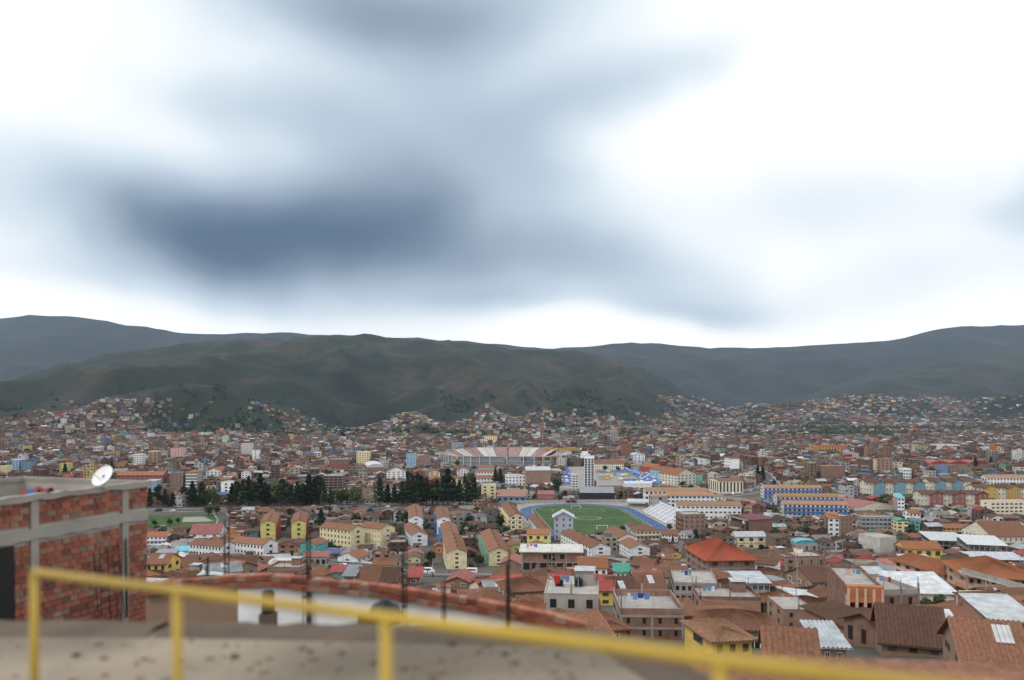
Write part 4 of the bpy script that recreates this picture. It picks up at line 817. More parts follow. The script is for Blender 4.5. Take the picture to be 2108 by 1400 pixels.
# ------------------------------------------------------------------ stadium
SX, SY = (1044 - 1054) * 1175 / F, 1178.
sd = empty('stadium', (SX, SY, 0), 0, 'large oval stadium bowl with pink and white seating blocks and a colonnaded outer wall', 'stadium')
NOGO.append([(SX + 103 * math.cos(a), SY + 98 * math.sin(a)) for a in [i * .3 for i in range(21)]])
def se(a, rx, ry):
    c, s = math.cos(a), math.sin(a); e = .72
    return (rx * math.copysign(abs(c) ** e, c), ry * math.copysign(abs(s) ** e, s))
n = 44
for i in range(n):
    a0, a1 = 2 * math.pi * i / n, 2 * math.pi * (i + 1) / n - .006
    am_ = (a0 + a1) / 2; far = math.sin(am_); H0 = 11.5 + 5.0 * max(0, far); white = (i % 4 < 2)
    if abs((i - 4)) < 1: H0 = 9
    b = MB(); rows = 9
    for r in range(rows):
        t0 = r / rows; t1 = (r + 1) / rows
        def P3(a, t, z): q = se(a, 58 + 34 * t, 48 + 34 * t); return (q[0], q[1], z)
        z = 1 + H0 * t0; z1 = 1 + H0 * t1; tt = t1 - .03
        b.quad(P3(a0, t0, z), P3(a1, t0, z), P3(a1, tt, z + .1), P3(a0, tt, z + .1)); b.quad(P3(a0, tt, z + .1), P3(a1, tt, z + .1), P3(a1, t1, z1), P3(a0, t1, z1))
    o = b.build('seating_block', 'wall_light_concrete' if white else 'seat_pink', sd)
    q0, q1 = se(a0, 92.1, 82.1), se(a1, 92.1, 82.1); b = MB()
    b.quad((*q0, 1), (*q1, 1), (*q1, 2 + H0), (*q0, 2 + H0)); b.build('outer_bay', 'roof_grey', sd)
    r0, r1 = se(a0, 93, 83), se(a1, 93, 83); b = MB()
    for zz in (.25, H0 * .5, H0 + .8): b.quad((*r0, zz), (*r1, zz), (*r1, zz + 1.3), (*r0, zz + 1.3))
    b.quad((*q0, H0 + 2.1), (*q1, H0 + 2.1), (*r1, H0 + 2.1), (*r0, H0 + 2.1)); b.build('ring_beam', 'wall_grey' if i % 9 else 'wall_yellow', sd)
    b = MB(); b.box(r0[0] - .7, r0[0] + .7, r0[1] - .7, r0[1] + .7, 0, H0 + 2.9); b.build('column', 'wall_light_concrete', sd)
b = MB(); b.poly([(*se(2 * math.pi * i / 40, 57, 47), .5) for i in range(40)]); b.build('pitch', 'turf', sd)
for i, (u, cn) in enumerate(((948, 'wall_blue'), (961, 'roof_red'), (975, 'roof_blue'))):
    bb = empty('billboard', ((u - 1054) * 1262 / F, 1262 + i, 0), 0, ['blue', 'red', 'light blue'][i] + ' billboard standing above the far rim of the stadium', 'billboard')
    b = MB(); b.box(-3, 3, 0, .3, 20, 23.5); b.build('panel', cn, bb); b = MB(); b.box(-.2, .2, .3, .6, 0, 23); b.build('post', 'steel', bb)
for i, u in enumerate((1078, 1094, 1111, 1128, 1142)):
    a = math.asin(-.75); xx = (u - 1054) * 1100 / F - SX; yy = -83.0 * (1 - (abs(xx) / 92) ** 2.8) ** .36 - .6
    b = MB(); b.box(xx - 3.4, xx + 3.4, yy, yy + .3, 8.2, 11.6); b.build('advert_panel', ['wall_navy', 'wall_blue', 'roof_red', 'wall_navy', 'roof_red'][i], sd)
b = MB(); b.box(58, 112, 62, 66, 14, 17); b.box(58, 112, 61.5, 66.5, 17, 17.4); b.build('press_box', 'wall_ochre', sd)

# ------------------------------------------------------------------ roads
ROADS = []
def ribbon(name, pts, width, m, z, kerb=None, dashes=False):
    W_ = [gp(u, y) for u, y in pts]; 
    # resample
    P_ = []
    for (a, b_) in zip(W_, W_[1:]):
        n = max(2, int(math.dist(a, b_) / 12))
        for i in range(n): t = i / n; P_.append((a[0] + (b_[0] - a[0]) * t, a[1] + (b_[1] - a[1]) * t))
    P_.append(W_[-1]); b = MB(); off = []
    for i, p in enumerate(P_):
        q = P_[min(i + 1, len(P_) - 1)]; o_ = P_[max(i - 1, 0)]; dx, dy = q[0] - o_[0], q[1] - o_[1]; l = math.hypot(dx, dy) or 1
        off.append((-dy / l, dx / l))
    def pt(i, s, zz): x = P_[i][0] + off[i][0] * s; y = P_[i][1] + off[i][1] * s; return (x, y, max(gz(P_[i][1]), gz(y)) + zz)
    for i in range(len(P_) - 1): b.quad(pt(i, -width / 2, z), pt(i, width / 2, z), pt(i + 1, width / 2, z), pt(i + 1, -width / 2, z))
    tag(b.build(name, m), kind='structure')
    if kerb:
        for s in (-1, 1):
            b = MB(); a_, c_ = s * (width / 2), s * (width / 2 + kerb)
            for i in range(len(P_) - 1):
                b.quad(pt(i, a_, z + .13), pt(i, c_, z + .13), pt(i + 1, c_, z + .13), pt(i + 1, a_, z + .13)); b.quad(pt(i, a_, z), pt(i, a_, z + .13), pt(i + 1, a_, z + .13), pt(i + 1, a_, z))
            tag(b.build('pavement', 'paving'), kind='structure')
    if dashes:
        b = MB()
        for i in range(0, len(P_) - 1, 1):
            x0, x1 = P_[i], P_[i + 1]; 
            def pm(t, s): x = x0[0] + (x1[0] - x0[0]) * t + off[i][0] * s; y = x0[1] + (x1[1] - x0[1]) * t + off[i][1] * s; return (x, y, gz(y) + z + .12 if False else pt(i, s, z)[2] * (1 - t) + pt(i + 1, s, z)[2] * t + .03)
            b.quad(pm(.1, -.1), pm(.1, .1), pm(.45, .1), pm(.45, -.1))
        tag(b.build('road_marking', 'paint_white'), kind='structure')
    ROADS.append((P_, width / 2 + (kerb or 0)))
    return P_
AV = ribbon('road', [(-120, 1060), (300, 1052), (640, 1046), (990, 1038), (1075, 1036)], 14, 'asphalt', .08, 3, True)
CR = ribbon('road', [(640, 1156), (700, 1158), (760, 1165), (820, 1177), (880, 1186), (960, 1188), (1070, 1189)], 8, 'asphalt', .12, 1.4, True)
MR = ribbon('road', [(1290, 940), (1330, 958), (1370, 978), (1420, 1004), (1480, 1022), (1560, 1010), (1590, 1000), (1570, 975), (1540, 958)], 16, 'asphalt', .08, 3, True)
SR = ribbon('road', [(1600, 1006), (1590, 1030), (1640, 1075)], 7, 'asphalt', .08, 1)
PR = ribbon('road', [(455, 1092), (462, 1070), (452, 1056)], 8, 'asphalt', .08, 1)
def lawn(name, pts, m='lawn', zz=.16):
    W_ = [gp(u, y) for u, y in pts]; b = MB(); b.poly([(x, y, gz(y) + zz) for x, y in W_]); NOGO.append(W_)
    o = b.build(name, m); tag(o, kind='structure' if m != 'lawn' else 'stuff')
    if m == 'lawn': tag(o, name and 'short green grass of a lawn', 'grass')
lawn('park_grass', [(300, 1085), (300, 1062), (440, 1058), (455, 1085), (430, 1092)])
lawn('sand_court', [(375, 1076), (378, 1065), (420, 1064), (440, 1074)], 'paving', .3)
lawn('lawn_grass', [(776, 1098), (780, 1074), (823, 1074), (828, 1098)])
lawn('school_yard', [(975, 1094), (978, 1080), (1026, 1079), (1034, 1092)], 'paving')
lawn('green_field', [(1975, 982), (1978, 966), (2060, 966), (2070, 982)])
lawn('river_bank_grass', [(-60, 894), (-60, 889), (180, 889), (184, 893)])
lawn('grass', [(1960, 1240), (1962, 1222), (2025, 1240), (2045, 1250), (1990, 1252)])
lawn('grass', [(128, 922), (132, 913), (176, 912), (178, 918)])
lawn('market_square', [(1150, 1012), (1160, 962), (1225, 960), (1340, 962), (1385, 992), (1375, 1000), (1240, 1000)], 'paving')

# ------------------------------------------------------------------ trees
def crown_mesh(kind, seed, n):
    r = random.Random(seed); b = MB()
    for i in range(n):
        if kind == 'conifer':
            t = r.random() ** .85; z = .16 + .84 * t; lay = .75 + .35 * math.sin(z * 38 + seed); rad = (.21 * (1 - t) ** .72 + .012) * lay * (.55 + .55 * r.random()); a = r.random() * 6.283
            p = Vector((rad * math.cos(a), rad * math.sin(a), z)); s = .028 + .02 * r.random()
        elif kind == 'euca':
            cl = r.randrange(7); rr = random.Random(seed * 50 + cl); c = Vector((rr.uniform(-.13, .13), rr.uniform(-.13, .13), .42 + cl * .085)); q = Vector((r.gauss(0, 1), r.gauss(0, 1), r.gauss(0, .8))).normalized() * (r.random() ** .4) * rr.uniform(.09, .15)
            p = c + q; s = .03 + .015 * r.random()
        else:
            cl = r.randrange(11); rr = random.Random(seed * 70 + cl); a = rr.random() * 6.283; c = Vector((.3 * math.cos(a) * rr.random(), .3 * math.sin(a) * rr.random(), rr.uniform(.35, .82))); q = Vector((r.gauss(0, 1), r.gauss(0, 1), r.gauss(0, .8))).normalized() * (r.random() ** .35) * rr.uniform(.13, .24)
            p = c + q; s = .04 + .02 * r.random()
        d1 = Vector((r.gauss(0, 1), r.gauss(0, 1), r.gauss(0, .6))).normalized() * s; d2 = d1.orthogonal().normalized(); d2 = (d2 + Vector((r.gauss(0, .6), r.gauss(0, .6), r.gauss(0, .6)))).normalized() * s
        b.quad(tuple(p - d1), tuple(p + d2 * .7), tuple(p + d1), tuple(p - d2 * .7))
    return b
def trunk_mesh(kind, seed):
    r = random.Random(seed); b = MB(); top = {'conifer': .93, 'euca': .9, 'broad': .6}[kind]; x = y = 0; n = 4; rad = .02 if kind != 'broad' else .035
    for i in range(n):
        nx, ny = x + r.uniform(-.012, .012), y + r.uniform(-.012, .012); b.tube((x, y, top * i / n), (nx, ny, top * (i + 1) / n), rad * (1 - .2 * i), 6, 0, rad * (1 - .2 * (i + 1))); x, y = nx, ny
    for i in range(5):
        a = r.random() * 6.28; z = top * r.uniform(.4, .85); l = r.uniform(.08, .2); b.tube((0, 0, z), (l * math.cos(a), l * math.sin(a), z + l * .7), rad * .35, 4)
    return b
TV = {}
for kd, lf, n in (('conifer', 'leaf_dark', 1500), ('euca', 'leaf_dark', 1300), ('broad', 'leaf_mid', 1300)):
    TV[kd] = [(crown_mesh(kd, s, n).mesh('crown', [lf if not (kd == 'broad' and s % 2) else 'leaf_olive']), trunk_mesh(kd, s).mesh('trunk', ['trunk'])) for s in range(1, 6)]
def tree(kd, u, y, hpx, label, group=None, wide=1., z=None, name=None):
    X, Y = gp(u, y); h = hpx * Y / F; cm, tm = TV[kd][rnd.randrange(5)]
    t = empty(name or {'conifer': 'conifer_tree', 'euca': 'tall_tree', 'broad': 'leafy_tree'}[kd], (X, Y, gz(Y)), rnd.random() * 6.28, label, 'tree', group)
    link('trunk', tm, t, scale=(h * wide, h * wide, h)); link('crown', cm, t, scale=(h * wide, h * wide, h)); return t
# the long dark row along the avenue
rowt = [(308, 38), (322, 44), (340, 36), (356, 30), (380, 40), (396, 52), (415, 50), (428, 46), (440, 40), (478, 46), (490, 52), (500, 56), (512, 60), (524, 50), (536, 66), (546, 48), (556, 44), (566, 40), (576, 54), (588, 56), (600, 46), (612, 50), (624, 44), (636, 64), (648, 54), (658, 58), (668, 42), (680, 36),
        (700, 34), (716, 38), (730, 44), (782, 60), (798, 46), (812, 42), (828, 48), (840, 56), (850, 60), (860, 66), (868, 62), (878, 56), (890, 58), (900, 52), (912, 60), (922, 76), (934, 54), (946, 52), (962, 50), (976, 60)]
ROWT = []
ords = ['thin', 'full', 'ragged', 'leaning', 'broad', 'pointed', 'forked', 'dense']
for i, (u, h) in enumerate(rowt):
    kd = 'broad' if (420 < u < 450 or 690 < u < 735 or i % 11 == 7) else 'euca' if i % 3 == 1 and u < 700 else 'conifer'
    la = 'dark %s tree of the long row on the avenue, %s' % ('tall' if h > 54 else 'middling' if h > 43 else 'low', 'counted %s from its left end' % (['first', 'second', 'third', 'fourth', 'fifth', 'sixth', 'seventh', 'eighth', 'ninth', 'tenth', 'eleventh', 'twelfth'][i]) if i < 12 else ('number %d counting from its left end' % (i + 1)))
    ROWT.append((tree(kd, u, 1043 - (u - 300) / 200 + rnd.uniform(-1.5, 2), h, la, 'dark trees along the avenue', 1.15 if kd == 'conifer' else 1.0), u, h))
tl = [('broad', 318, 1082, 14, 'round bush in the park beside the near brick house corner'), ('broad', 350, 1082, 16, 'wide bush in the middle of the park'), ('broad', 366, 1078, 12, 'small bush right of the wide park bush'), ('broad', 392, 1104, 18, 'green tree behind the dull red crossed roof, left'), ('broad', 372, 1108, 14, 'low tree left of the dull red crossed roof'), ('broad', 440, 1096, 18, 'green tree right of the dull red crossed roof'), ('broad', 430, 1062, 22, 'olive tree at the right end of the park'), ('broad', 446, 1058, 18, 'second olive tree at the right end of the park'), ('conifer', 661, 1110, 62, 'tall conifer between the mustard blocks and the pale gabled block'), ('broad', 648, 1112, 26, 'dark round tree at the foot of the tall conifer'), ('broad', 640, 1100, 20, 'dark tree right of the right mustard block'),
      ('broad', 682, 1136, 26, 'round green tree in front of the long pale yellow block'), ('broad', 696, 1138, 16, 'low green shrub beside the long pale yellow block'), ('broad', 889, 1162, 30, 'big leafy tree left of the front cream roadside block'), ('broad', 878, 1172, 20, 'dark shrub tree by the road left of the cream block'), ('broad', 862, 1172, 14, 'low hedge tree by the road below the yellow cottage'), ('broad', 985, 1166, 24, 'dark green tree between the two cream roadside blocks'), ('broad', 970, 1172, 16, 'small tree at the foot of the front cream block'), ('broad', 1000, 1160, 22, 'dark tree beside the green stairs'), ('broad', 823, 1120, 20, 'dark tree beside the white stepped-roof block'), ('broad', 826, 1104, 16, 'green tree at the right edge of the lawn'), ('broad', 942, 1090, 16, 'round tree right of the far central row'), ('broad', 980, 1076, 14, 'round tree at the left of the school yard'), ('broad', 960, 1102, 14, 'small round tree in front of the brown hipped house'),
      ('broad', 1063, 1148, 14, 'small bush beside the olive green house'), ('euca', 1068, 1148, 16, 'thin shrub beside the olive green house'), ('broad', 1282, 1096, 14, 'bush at the near right corner of the pitch'), ('broad', 1378, 1092, 14, 'bush at the near end of the bleachers'), ('euca', 1433, 1122, 32, 'left poplar-like tree above the dark rooftops'), ('euca', 1456, 1122, 24, 'right poplar-like tree above the dark rooftops'), ('euca', 1571, 1176, 54, 'thin tall poplar right of the red hip roofed building'), ('euca', 1584, 1176, 26, 'short poplar right of the thin tall one'), ('conifer', 1385, 1120, 18, 'little conifer in front of the white two storey house'), ('broad', 1383, 1172, 8, 'low bush by the mustard cottage'),
      ('broad', 1148, 1008, 26, 'big round tree right of the windowless brick hall'), ('broad', 1120, 1006, 12, 'hedge tree in front of the windowless brick hall'), ('broad', 1098, 1006, 12, 'hedge tree left in front of the windowless brick hall'), ('conifer', 1020, 998, 34, 'dark conifer behind the cream ribbon office'), ('conifer', 1030, 996, 32, 'second dark conifer behind the cream ribbon office'), ('conifer', 957, 998, 24, 'dark conifer left of the white centre rows'), ('broad', 970, 994, 22, 'light green tree left of the white centre rows'), ('broad', 1100, 1030, 14, 'round tree before the red restaurant'), ('broad', 1163, 1026, 18, 'tree at the left foot of the tall white tower'),
      ('conifer', 1560, 990, 32, 'left conifer at the bend of the right road'), ('conifer', 1570, 994, 34, 'right conifer at the bend of the right road'), ('broad', 1660, 992, 16, 'dark tree above the rear blue school wing'), ('broad', 1405, 1002, 14, 'street tree before the white banded corner block, right'), ('broad', 1388, 994, 13, 'street tree before the white banded corner block, left'), ('broad', 1362, 982, 12, 'left street tree of the terracotta row'), ('broad', 1422, 1008, 13, 'street tree at the corner of the terracotta row'), ('broad', 1295, 968, 12, 'round tree behind the market tents'), ('broad', 1246, 970, 12, 'dark tree behind the market tents, left'), ('broad', 1272, 970, 12, 'dark tree behind the market tents, middle'),
      ('broad', 1825, 1022, 14, 'left tree before the upper teal terrace'), ('broad', 1886, 1020, 14, 'round tree before the right end of the upper teal terrace'), ('broad', 1898, 1014, 12, 'small tree between the two teal terraces'), ('broad', 1912, 1014, 13, 'dark tree left of the right teal terrace'), ('broad', 1956, 1046, 12, 'tree in front of the brick red terrace'), ('broad', 2032, 1048, 12, 'tree left of the long cream right-edge block'), ('broad', 1984, 942, 14, 'dark wide tree beyond the green field, left'), ('broad', 1996, 942, 14, 'dark wide tree beyond the green field, middle'), ('broad', 2012, 944, 16, 'dark wide tree beyond the green field, right'), ('conifer', 2008, 962, 22, 'pointed tree right of the middle red arch'), ('conifer', 2040, 962, 22, 'pointed tree at the right of the red arches'),
      ('broad', 1935, 1258, 34, 'large garden tree in front of the wide white metal roof'), ('broad', 1912, 1256, 28, 'left garden tree beside the bare brick flank'), ('broad', 1958, 1262, 26, 'right garden tree at the lawn corner'), ('broad', 1978, 1262, 20, 'low garden shrub at the lawn corner'), ('broad', 1896, 1254, 20, 'thin garden tree above the bare brick flank'), ('broad', 1990, 1222, 12, 'shrub by the cream school wall'), ('broad', 2004, 1268, 16, 'hedge tree along the lawn'), ('broad', 2030, 1272, 14, 'hedge tree right along the lawn'),
      ('conifer', 134, 984, 30, 'pointed dark tree behind the brick parapet'), ('conifer', 230, 980, 30, 'dark conifer rising behind the satellite dish'), ('broad', 252, 974, 18, 'dark round tree right of the satellite dish'), ('broad', 185, 938, 12, 'green tree in the left far town'), ('broad', 570, 990, 20, 'dark green tree among the terracotta schools'), ('broad', 575, 998, 16, 'light green tree under the dark one among the schools'), ('conifer', 534, 986, 28, 'thin conifer by the red corner school'), ('broad', 645, 978, 10, 'street tree left of the brown slab'), ('broad', 662, 978, 10, 'street tree right of the brown slab'), ('conifer', 1190, 932, 12, 'small dark tree behind the tall white tower')]
for kd, u, y, h, la in tl: tree(kd, u, y, h, la, None, {'broad': 1.25, 'conifer': 1.1, 'euca': .9}[kd])
# ------------------------------------------------------------------ the rest of the town: plots on tilted street grids
seeds = []
sr = random.Random(5)
for i in range(260):
    Y = 60 * (7200 / 60) ** (sr.random() ** .8); X = sr.uniform(-.75, .75) * Y
    seeds.append((X, Y, R(sr.choice([-28, -18, -6, 2, 7, 12, 20, 30, 8, 8]))))
SA = np.array([(a, b_) for a, b_, c_ in seeds]); SW = 1.0
def seg_d(px, py, P_):
    best = 1e9
    for (ax, ay), (bx, by) in zip(P_, P_[1:]):
        vx, vy = bx - ax, by - ay; l2 = vx * vx + vy * vy or 1; t = max(0, min(1, ((px - ax) * vx + (py - ay) * vy) / l2)); d = (px - ax - t * vx) ** 2 + (py - ay - t * vy) ** 2
        if d < best: best = d
    return best ** .5
FA = np.array(FOOT)
PA = np.array(PROT)
def clear(x, y, r, marg=1.5):
    dx, dy = x - FA[:, 0], y - FA[:, 1]; near = (np.abs(dx) + np.abs(dy)) < 140
    for i in np.nonzero(near)[0]:
        c, s = math.cos(FA[i, 2]), math.sin(FA[i, 2]); lx = dx[i] * c + dy[i] * s; ly = -dx[i] * s + dy[i] * c
        if abs(lx) < FA[i, 3] + r + marg and abs(ly) < FA[i, 4] + r + marg: return False
    if 300 < y < 1300:
        for P_, wd in ROADS:
            if seg_d(x, y, P_) < wd + r * .8: return False
        for P_ in NOGO:
            if inpoly(x, y, P_): return False
    if y > 1300:
        for P_ in NOGO:
            if inpoly(x, y, P_): return False
    return True
for q in ((915, 1182, 918, 957, 1100), (1150, 1190, 962, 1008, 830), (1230, 1390, 966, 1002, 850), (1075, 1345, 1036, 1084, 560), (300, 455, 1052, 1080, 640), (690, 1010, 1162, 1186, 380), (300, 990, 1020, 1042, 660), (1395, 1600, 985, 1030, 800)): PROT.append(q)
PA = np.array(PROT)
# zones kept open: the row of trees and the park, and dark wooded patches on the slopes
CAND = []
hr = random.Random(21)
def density(u, X, Y, yy):
    if Y < 2100:
        return .97 if Y < 900 else .93
    n = nz(X + 700, Y, 420, 3)
    if u < 1450 and Y < 4300:
        t = (Y - interp(u, FT1)) / 2300
        if t > 0:
            if elev(X, Y) > 100: return 0
            lim = interp(u, [(0, .30), (250, .34), (450, .36), (600, .34), (800, .26), (1000, .16), (1300, .08), (1450, .2)])
            return (.85 if n > -.16 else .12) * max(0, 1 - (t / lim) ** 3) if t < lim else 0
        return .86 if n > -.30 else .2
    if u >= 1350:
        if elev(X, Y) > 140: return 0
        return (.72 if n > -.22 else .15) * (1 if Y < 5200 else max(0, .8 - (Y - 5200) / 2600))
    return 0
for (sx, sy, sa) in seeds:
    if sy < 40: continue
    big = 8 if sy < 260 else 8.6 if sy < 520 else 9.4 if sy < 950 else 10.2 if sy < 2000 else 12 if sy < 3300 else 18
    rad = sy * .22 + 60; c, s = math.cos(sa), math.sin(sa); n = int(rad / big) + 1
    for iy in range(-n, n + 1):
        yy = iy * big * 1.12 + (iy // 2) * 5.0
        for ix in range(-n, n + 1):
            xx = ix * big + (ix // 6) * 5.0
            X = sx + xx * c - yy * s; Y = sy + xx * s + yy * c
            if Y < 44 or Y > 6800 or abs(X) > Y * .69 + 12: continue
            j = np.argmin(((SA[:, 0] - X) ** 2 + (SA[:, 1] - Y) ** 2) / (SA[:, 1] ** 2 * SW))
            if seeds[j][0] != sx or seeds[j][1] != sy: continue
            u = 1054 + F * X / Y
            if Y < 120 and u < 1090: continue
            if Y < 160 and u < 860: continue
            if hr.random() > density(u, X, Y, 0): continue
            CAND.append((X + hr.uniform(-.6, .6), Y + hr.uniform(-.6, .6), sa + hr.gauss(0, .035), big, iy % 2))
# park / tree strip along the avenue
park = [gp(u, y) for u, y in ((250, 1052), (1000, 1040), (1000, 1034), (560, 1040), (250, 1046))]; NOGO.append(park)
near, far = [], []
for (X, Y, a, big, back) in sorted(CAND, key=lambda q: q[1]):
    w = big * hr.uniform(.82, 1.12); L = big * hr.uniform(.8, 1.12)
    if not clear(X, Y, min(w, L) * .5, .3 if Y > 500 else .8): continue
    st = hr.choice([1, 1, 1, 2]) if Y < 150 else hr.choice([1, 1, 2, 2, 2, 3]) if Y < 520 else hr.choice([1, 2, 2, 2, 3, 3, 4]) if Y < 2000 else hr.choice([1, 2, 2, 3])
    if Y > 650 and Y < 2400 and hr.random() < .035: st += hr.choice([2, 3, 4])
    h = st * 2.7 + hr.uniform(-.2, .5)
    z = gz(Y) if Y < 1800 else elev(X, Y)
    if Y < 1300:
        ul, yt = proj(X - w * .6, Y, z + h + 1.6); ur, _ = proj(X + w * .6, Y, z + h + 1.6)
        def hit(ul, ur, yt): return np.any((PA[:, 4] > Y) & (PA[:, 0] < ur) & (PA[:, 1] > ul) & (PA[:, 3] > yt) & (PA[:, 2] < 1400))
        if hit(ul, ur, yt):
            h = 2.8; st = 1; _, yt = proj(X, Y, z + h + 1.2)
            if hit(ul, ur, yt): continue
    row = (X, Y, a, w, L, h, st, z)
    (near if Y < 640 else far).append(row)
placed = [(q[0], q[1], max(q[3], q[4]) * .5) for q in near if q[1] < 420]; extra = 0
for _ in range(9000):
    if extra >= 125: break
    Y = 48 + 290 * hr.random() ** 1.25; u = hr.uniform(1060 if Y < 150 else 860 if Y < 190 else 330, 2120); X = (u - 1054) * Y / F; w = hr.uniform(4.6, 7.5); L = hr.uniform(5, 8); r_ = max(w, L) * .5
    if any((X - a_) ** 2 + (Y - b_) ** 2 < (r_ + c_ - .6) ** 2 for a_, b_, c_ in placed): continue
    if not clear(X, Y, min(w, L) * .5, -.1): continue
    z = gz(Y); h = hr.uniform(2.5, 3.2); ul, yt = proj(X - w * .6, Y, z + h + 1.3); ur, _y = proj(X + w * .6, Y, z + h + 1.3)
    if np.any((PA[:, 4] > Y) & (PA[:, 0] < ur) & (PA[:, 1] > ul) & (PA[:, 2] + 14 + (PA[:, 3] - PA[:, 2] - 14) * .75 > yt) & (PA[:, 2] < 1400)): continue
    j = np.argmin((SA[:, 0] - X) ** 2 + (SA[:, 1] - Y) ** 2)
    placed.append((X, Y, r_)); near.append((X, Y, seeds[j][2] + hr.gauss(0, .12), w, L, h, 1, z)); extra += 1
near.sort(key=lambda q: q[1])
print('filler', len(near), len(far), 'extra', extra)
IND = 330
far = near[IND:] + far; near = near[:IND]
LANDA = LAND
wallc = [('adobe', 20, 'mud brown'), ('brick', 22, 'bare brick'), ('brick_pale', 10, 'pale brick'), ('concrete', 10, 'grey concrete'), ('white', 10, 'whitewashed'), ('pale', 8, 'off-white'), ('cream', 5, 'cream'), ('yellow', 3, 'yellow'), ('grey', 6, 'dull grey'), ('pink', 3, 'pinkish'), ('green', 1, 'pale green'), ('sky_blue', 1, 'light blue')]
roofc = [('roof_tile', 30, 'brown tiled'), ('roof_tile_dark', 22, 'dark tiled'), ('roof_tile_brown', 18, 'weathered tile'), ('roof_tile_orange', 9, 'orange tiled'), ('roof_zinc', 8, 'zinc sheet'), ('roof_grey', 4, 'grey sheet'), ('roof_red', 2, 'red sheet'), ('roof_pink', 2, 'coral sheet'), ('roof_rust', 4, 'rusty sheet'), ('roof_white', 3, 'white sheet')]
def pick(L_): return hr.choices(L_, [q[1] for q in L_])[0]
USED = {}
hdr = []
nums = ['single storey', 'two storey', 'three storey', 'four storey', 'five storey', 'six storey']
def relation(X, Y):
    best = sorted(LANDA, key=lambda q: (q[0] - X) ** 2 + (q[1] - Y) ** 2)[0:2]
    out = []
    for q in best:
        du = 1054 + F * X / Y - (1054 + F * q[0] / q[1]); dY = Y - q[1]
        rel = ('left of' if du < 0 else 'right of') if abs(du) > abs(dY) * .9 else ('in front of' if dY < 0 else 'behind')
        out.append(rel + ' ' + q[2])
    return out
tanks = []
for (X, Y, a, w, L, h, st, z) in near:
    wc = pick(wallc); flat = Y > 130 and w * L > 52 and hr.random() < (.22 if wc[0] in ('brick', 'concrete', 'brick_pale', 'white', 'grey') else .06)
    rc = pick(roofc) if Y > 150 else pick(roofc[:3])
    if flat: rt = 'flat'; rm = 'wall_' + wc[0]; rdesc = 'with a flat roof'
    else:
        metal = 'tile' not in rc[0]; rt = hr.choice(['shed', 'shedx', 'gw']) if metal else hr.choice(['gd', 'gw', 'gw', 'gd', 'hip', 'shed']); rm = rc[0]
        rdesc = 'with a %s %s roof' % (rc[2], {'gd': 'front-gabled', 'gw': 'side-gabled', 'hip': 'hipped', 'shed': 'single-pitch', 'shedx': 'sideways sloping'}[rt])
    ref = relation(X, Y)
    size = 'small' if w * L < 75 else 'wide' if w * L > 115 else 'mid-sized'
    base = '%s %s %s house %s' % (size, nums[st - 1], wc[2], rdesc)
    for cand in (base.replace('mid-sized ', '') + ', ' + ref[0], base + ', ' + ref[0]):
        if cand not in USED: break
    else:
        k_ = USED[cand] = USED[cand] + 1; cand = cand + ', ' + ['', 'farther one', 'farthest one', 'last one'][min(3, k_)]
    USED[cand] = USED.get(cand, 0)
    if len(cand.split()) > 16: cand = cand.replace('with a ', '').replace('single storey', 'low')
    wn_ = hr.choice(['brown', 'brown', 'white', 'grey', 'void'])
    # the back-left reference: front centre of the footprint
    c, s = math.cos(a), math.sin(a); fx, fy = X + s * L / 2, Y - c * L / 2
    make('house', fx, fy, a, w, L, h, roof=rt, wall=wc[0], rm=rm, win=wn_, frame=(wc[0] in ('brick', 'brick_pale') and st > 1), z=z - .3, label=cand, cat='house', ov=.5 if rt != 'flat' else 0,
         cols=hr.randint(1, 3), scols=hr.randint(0, 3), fl=st, ww=hr.uniform(.28, .42), wh=hr.uniform(.36, .5), par=hr.uniform(.2, .9), group=None)
    if flat and hr.random() < .5: tanks.append((X, Y, z - .3 + h + .02))
    if hr.random() < .45 and not flat: pass

# everything beyond: one mass of houses
V = []; Fq = []; Cc = []
tri_c = []
wl = [((.19, .115, .092), 24), ((.25, .165, .13), 16), ((.22, .165, .13), 10), ((.27, .26, .25), 12), ((.66, .67, .68), 9), ((.60, .55, .44), 8), ((.58, .44, .18), 3), ((.18, .30, .46), 3), ((.45, .26, .2), 5), ((.20, .36, .30), 1.5), ((.5, .2, .1), 2), ((.4, .38, .36), 6)]
rl = [((.145, .082, .06), 26), ((.10, .06, .048), 20), ((.19, .12, .09), 18), ((.25, .125, .075), 6), ((.40, .42, .45), 7), ((.28, .26, .25), 9), ((.36, .08, .07), 2.5), ((.40, .16, .13), 3), ((.6, .6, .6), 4), ((.12, .2, .42), 1)]
def q4(p, c):
    i = len(V); V.extend(p); Fq.append((i, i + 1, i + 2, i + 3)); Cc.append(c)
def jit(c, a_=.15):
    f = .82 + hr.uniform(-a_, a_); return (c[0] * f * hr.uniform(.95, 1.05), c[1] * f, c[2] * f * hr.uniform(.95, 1.05))
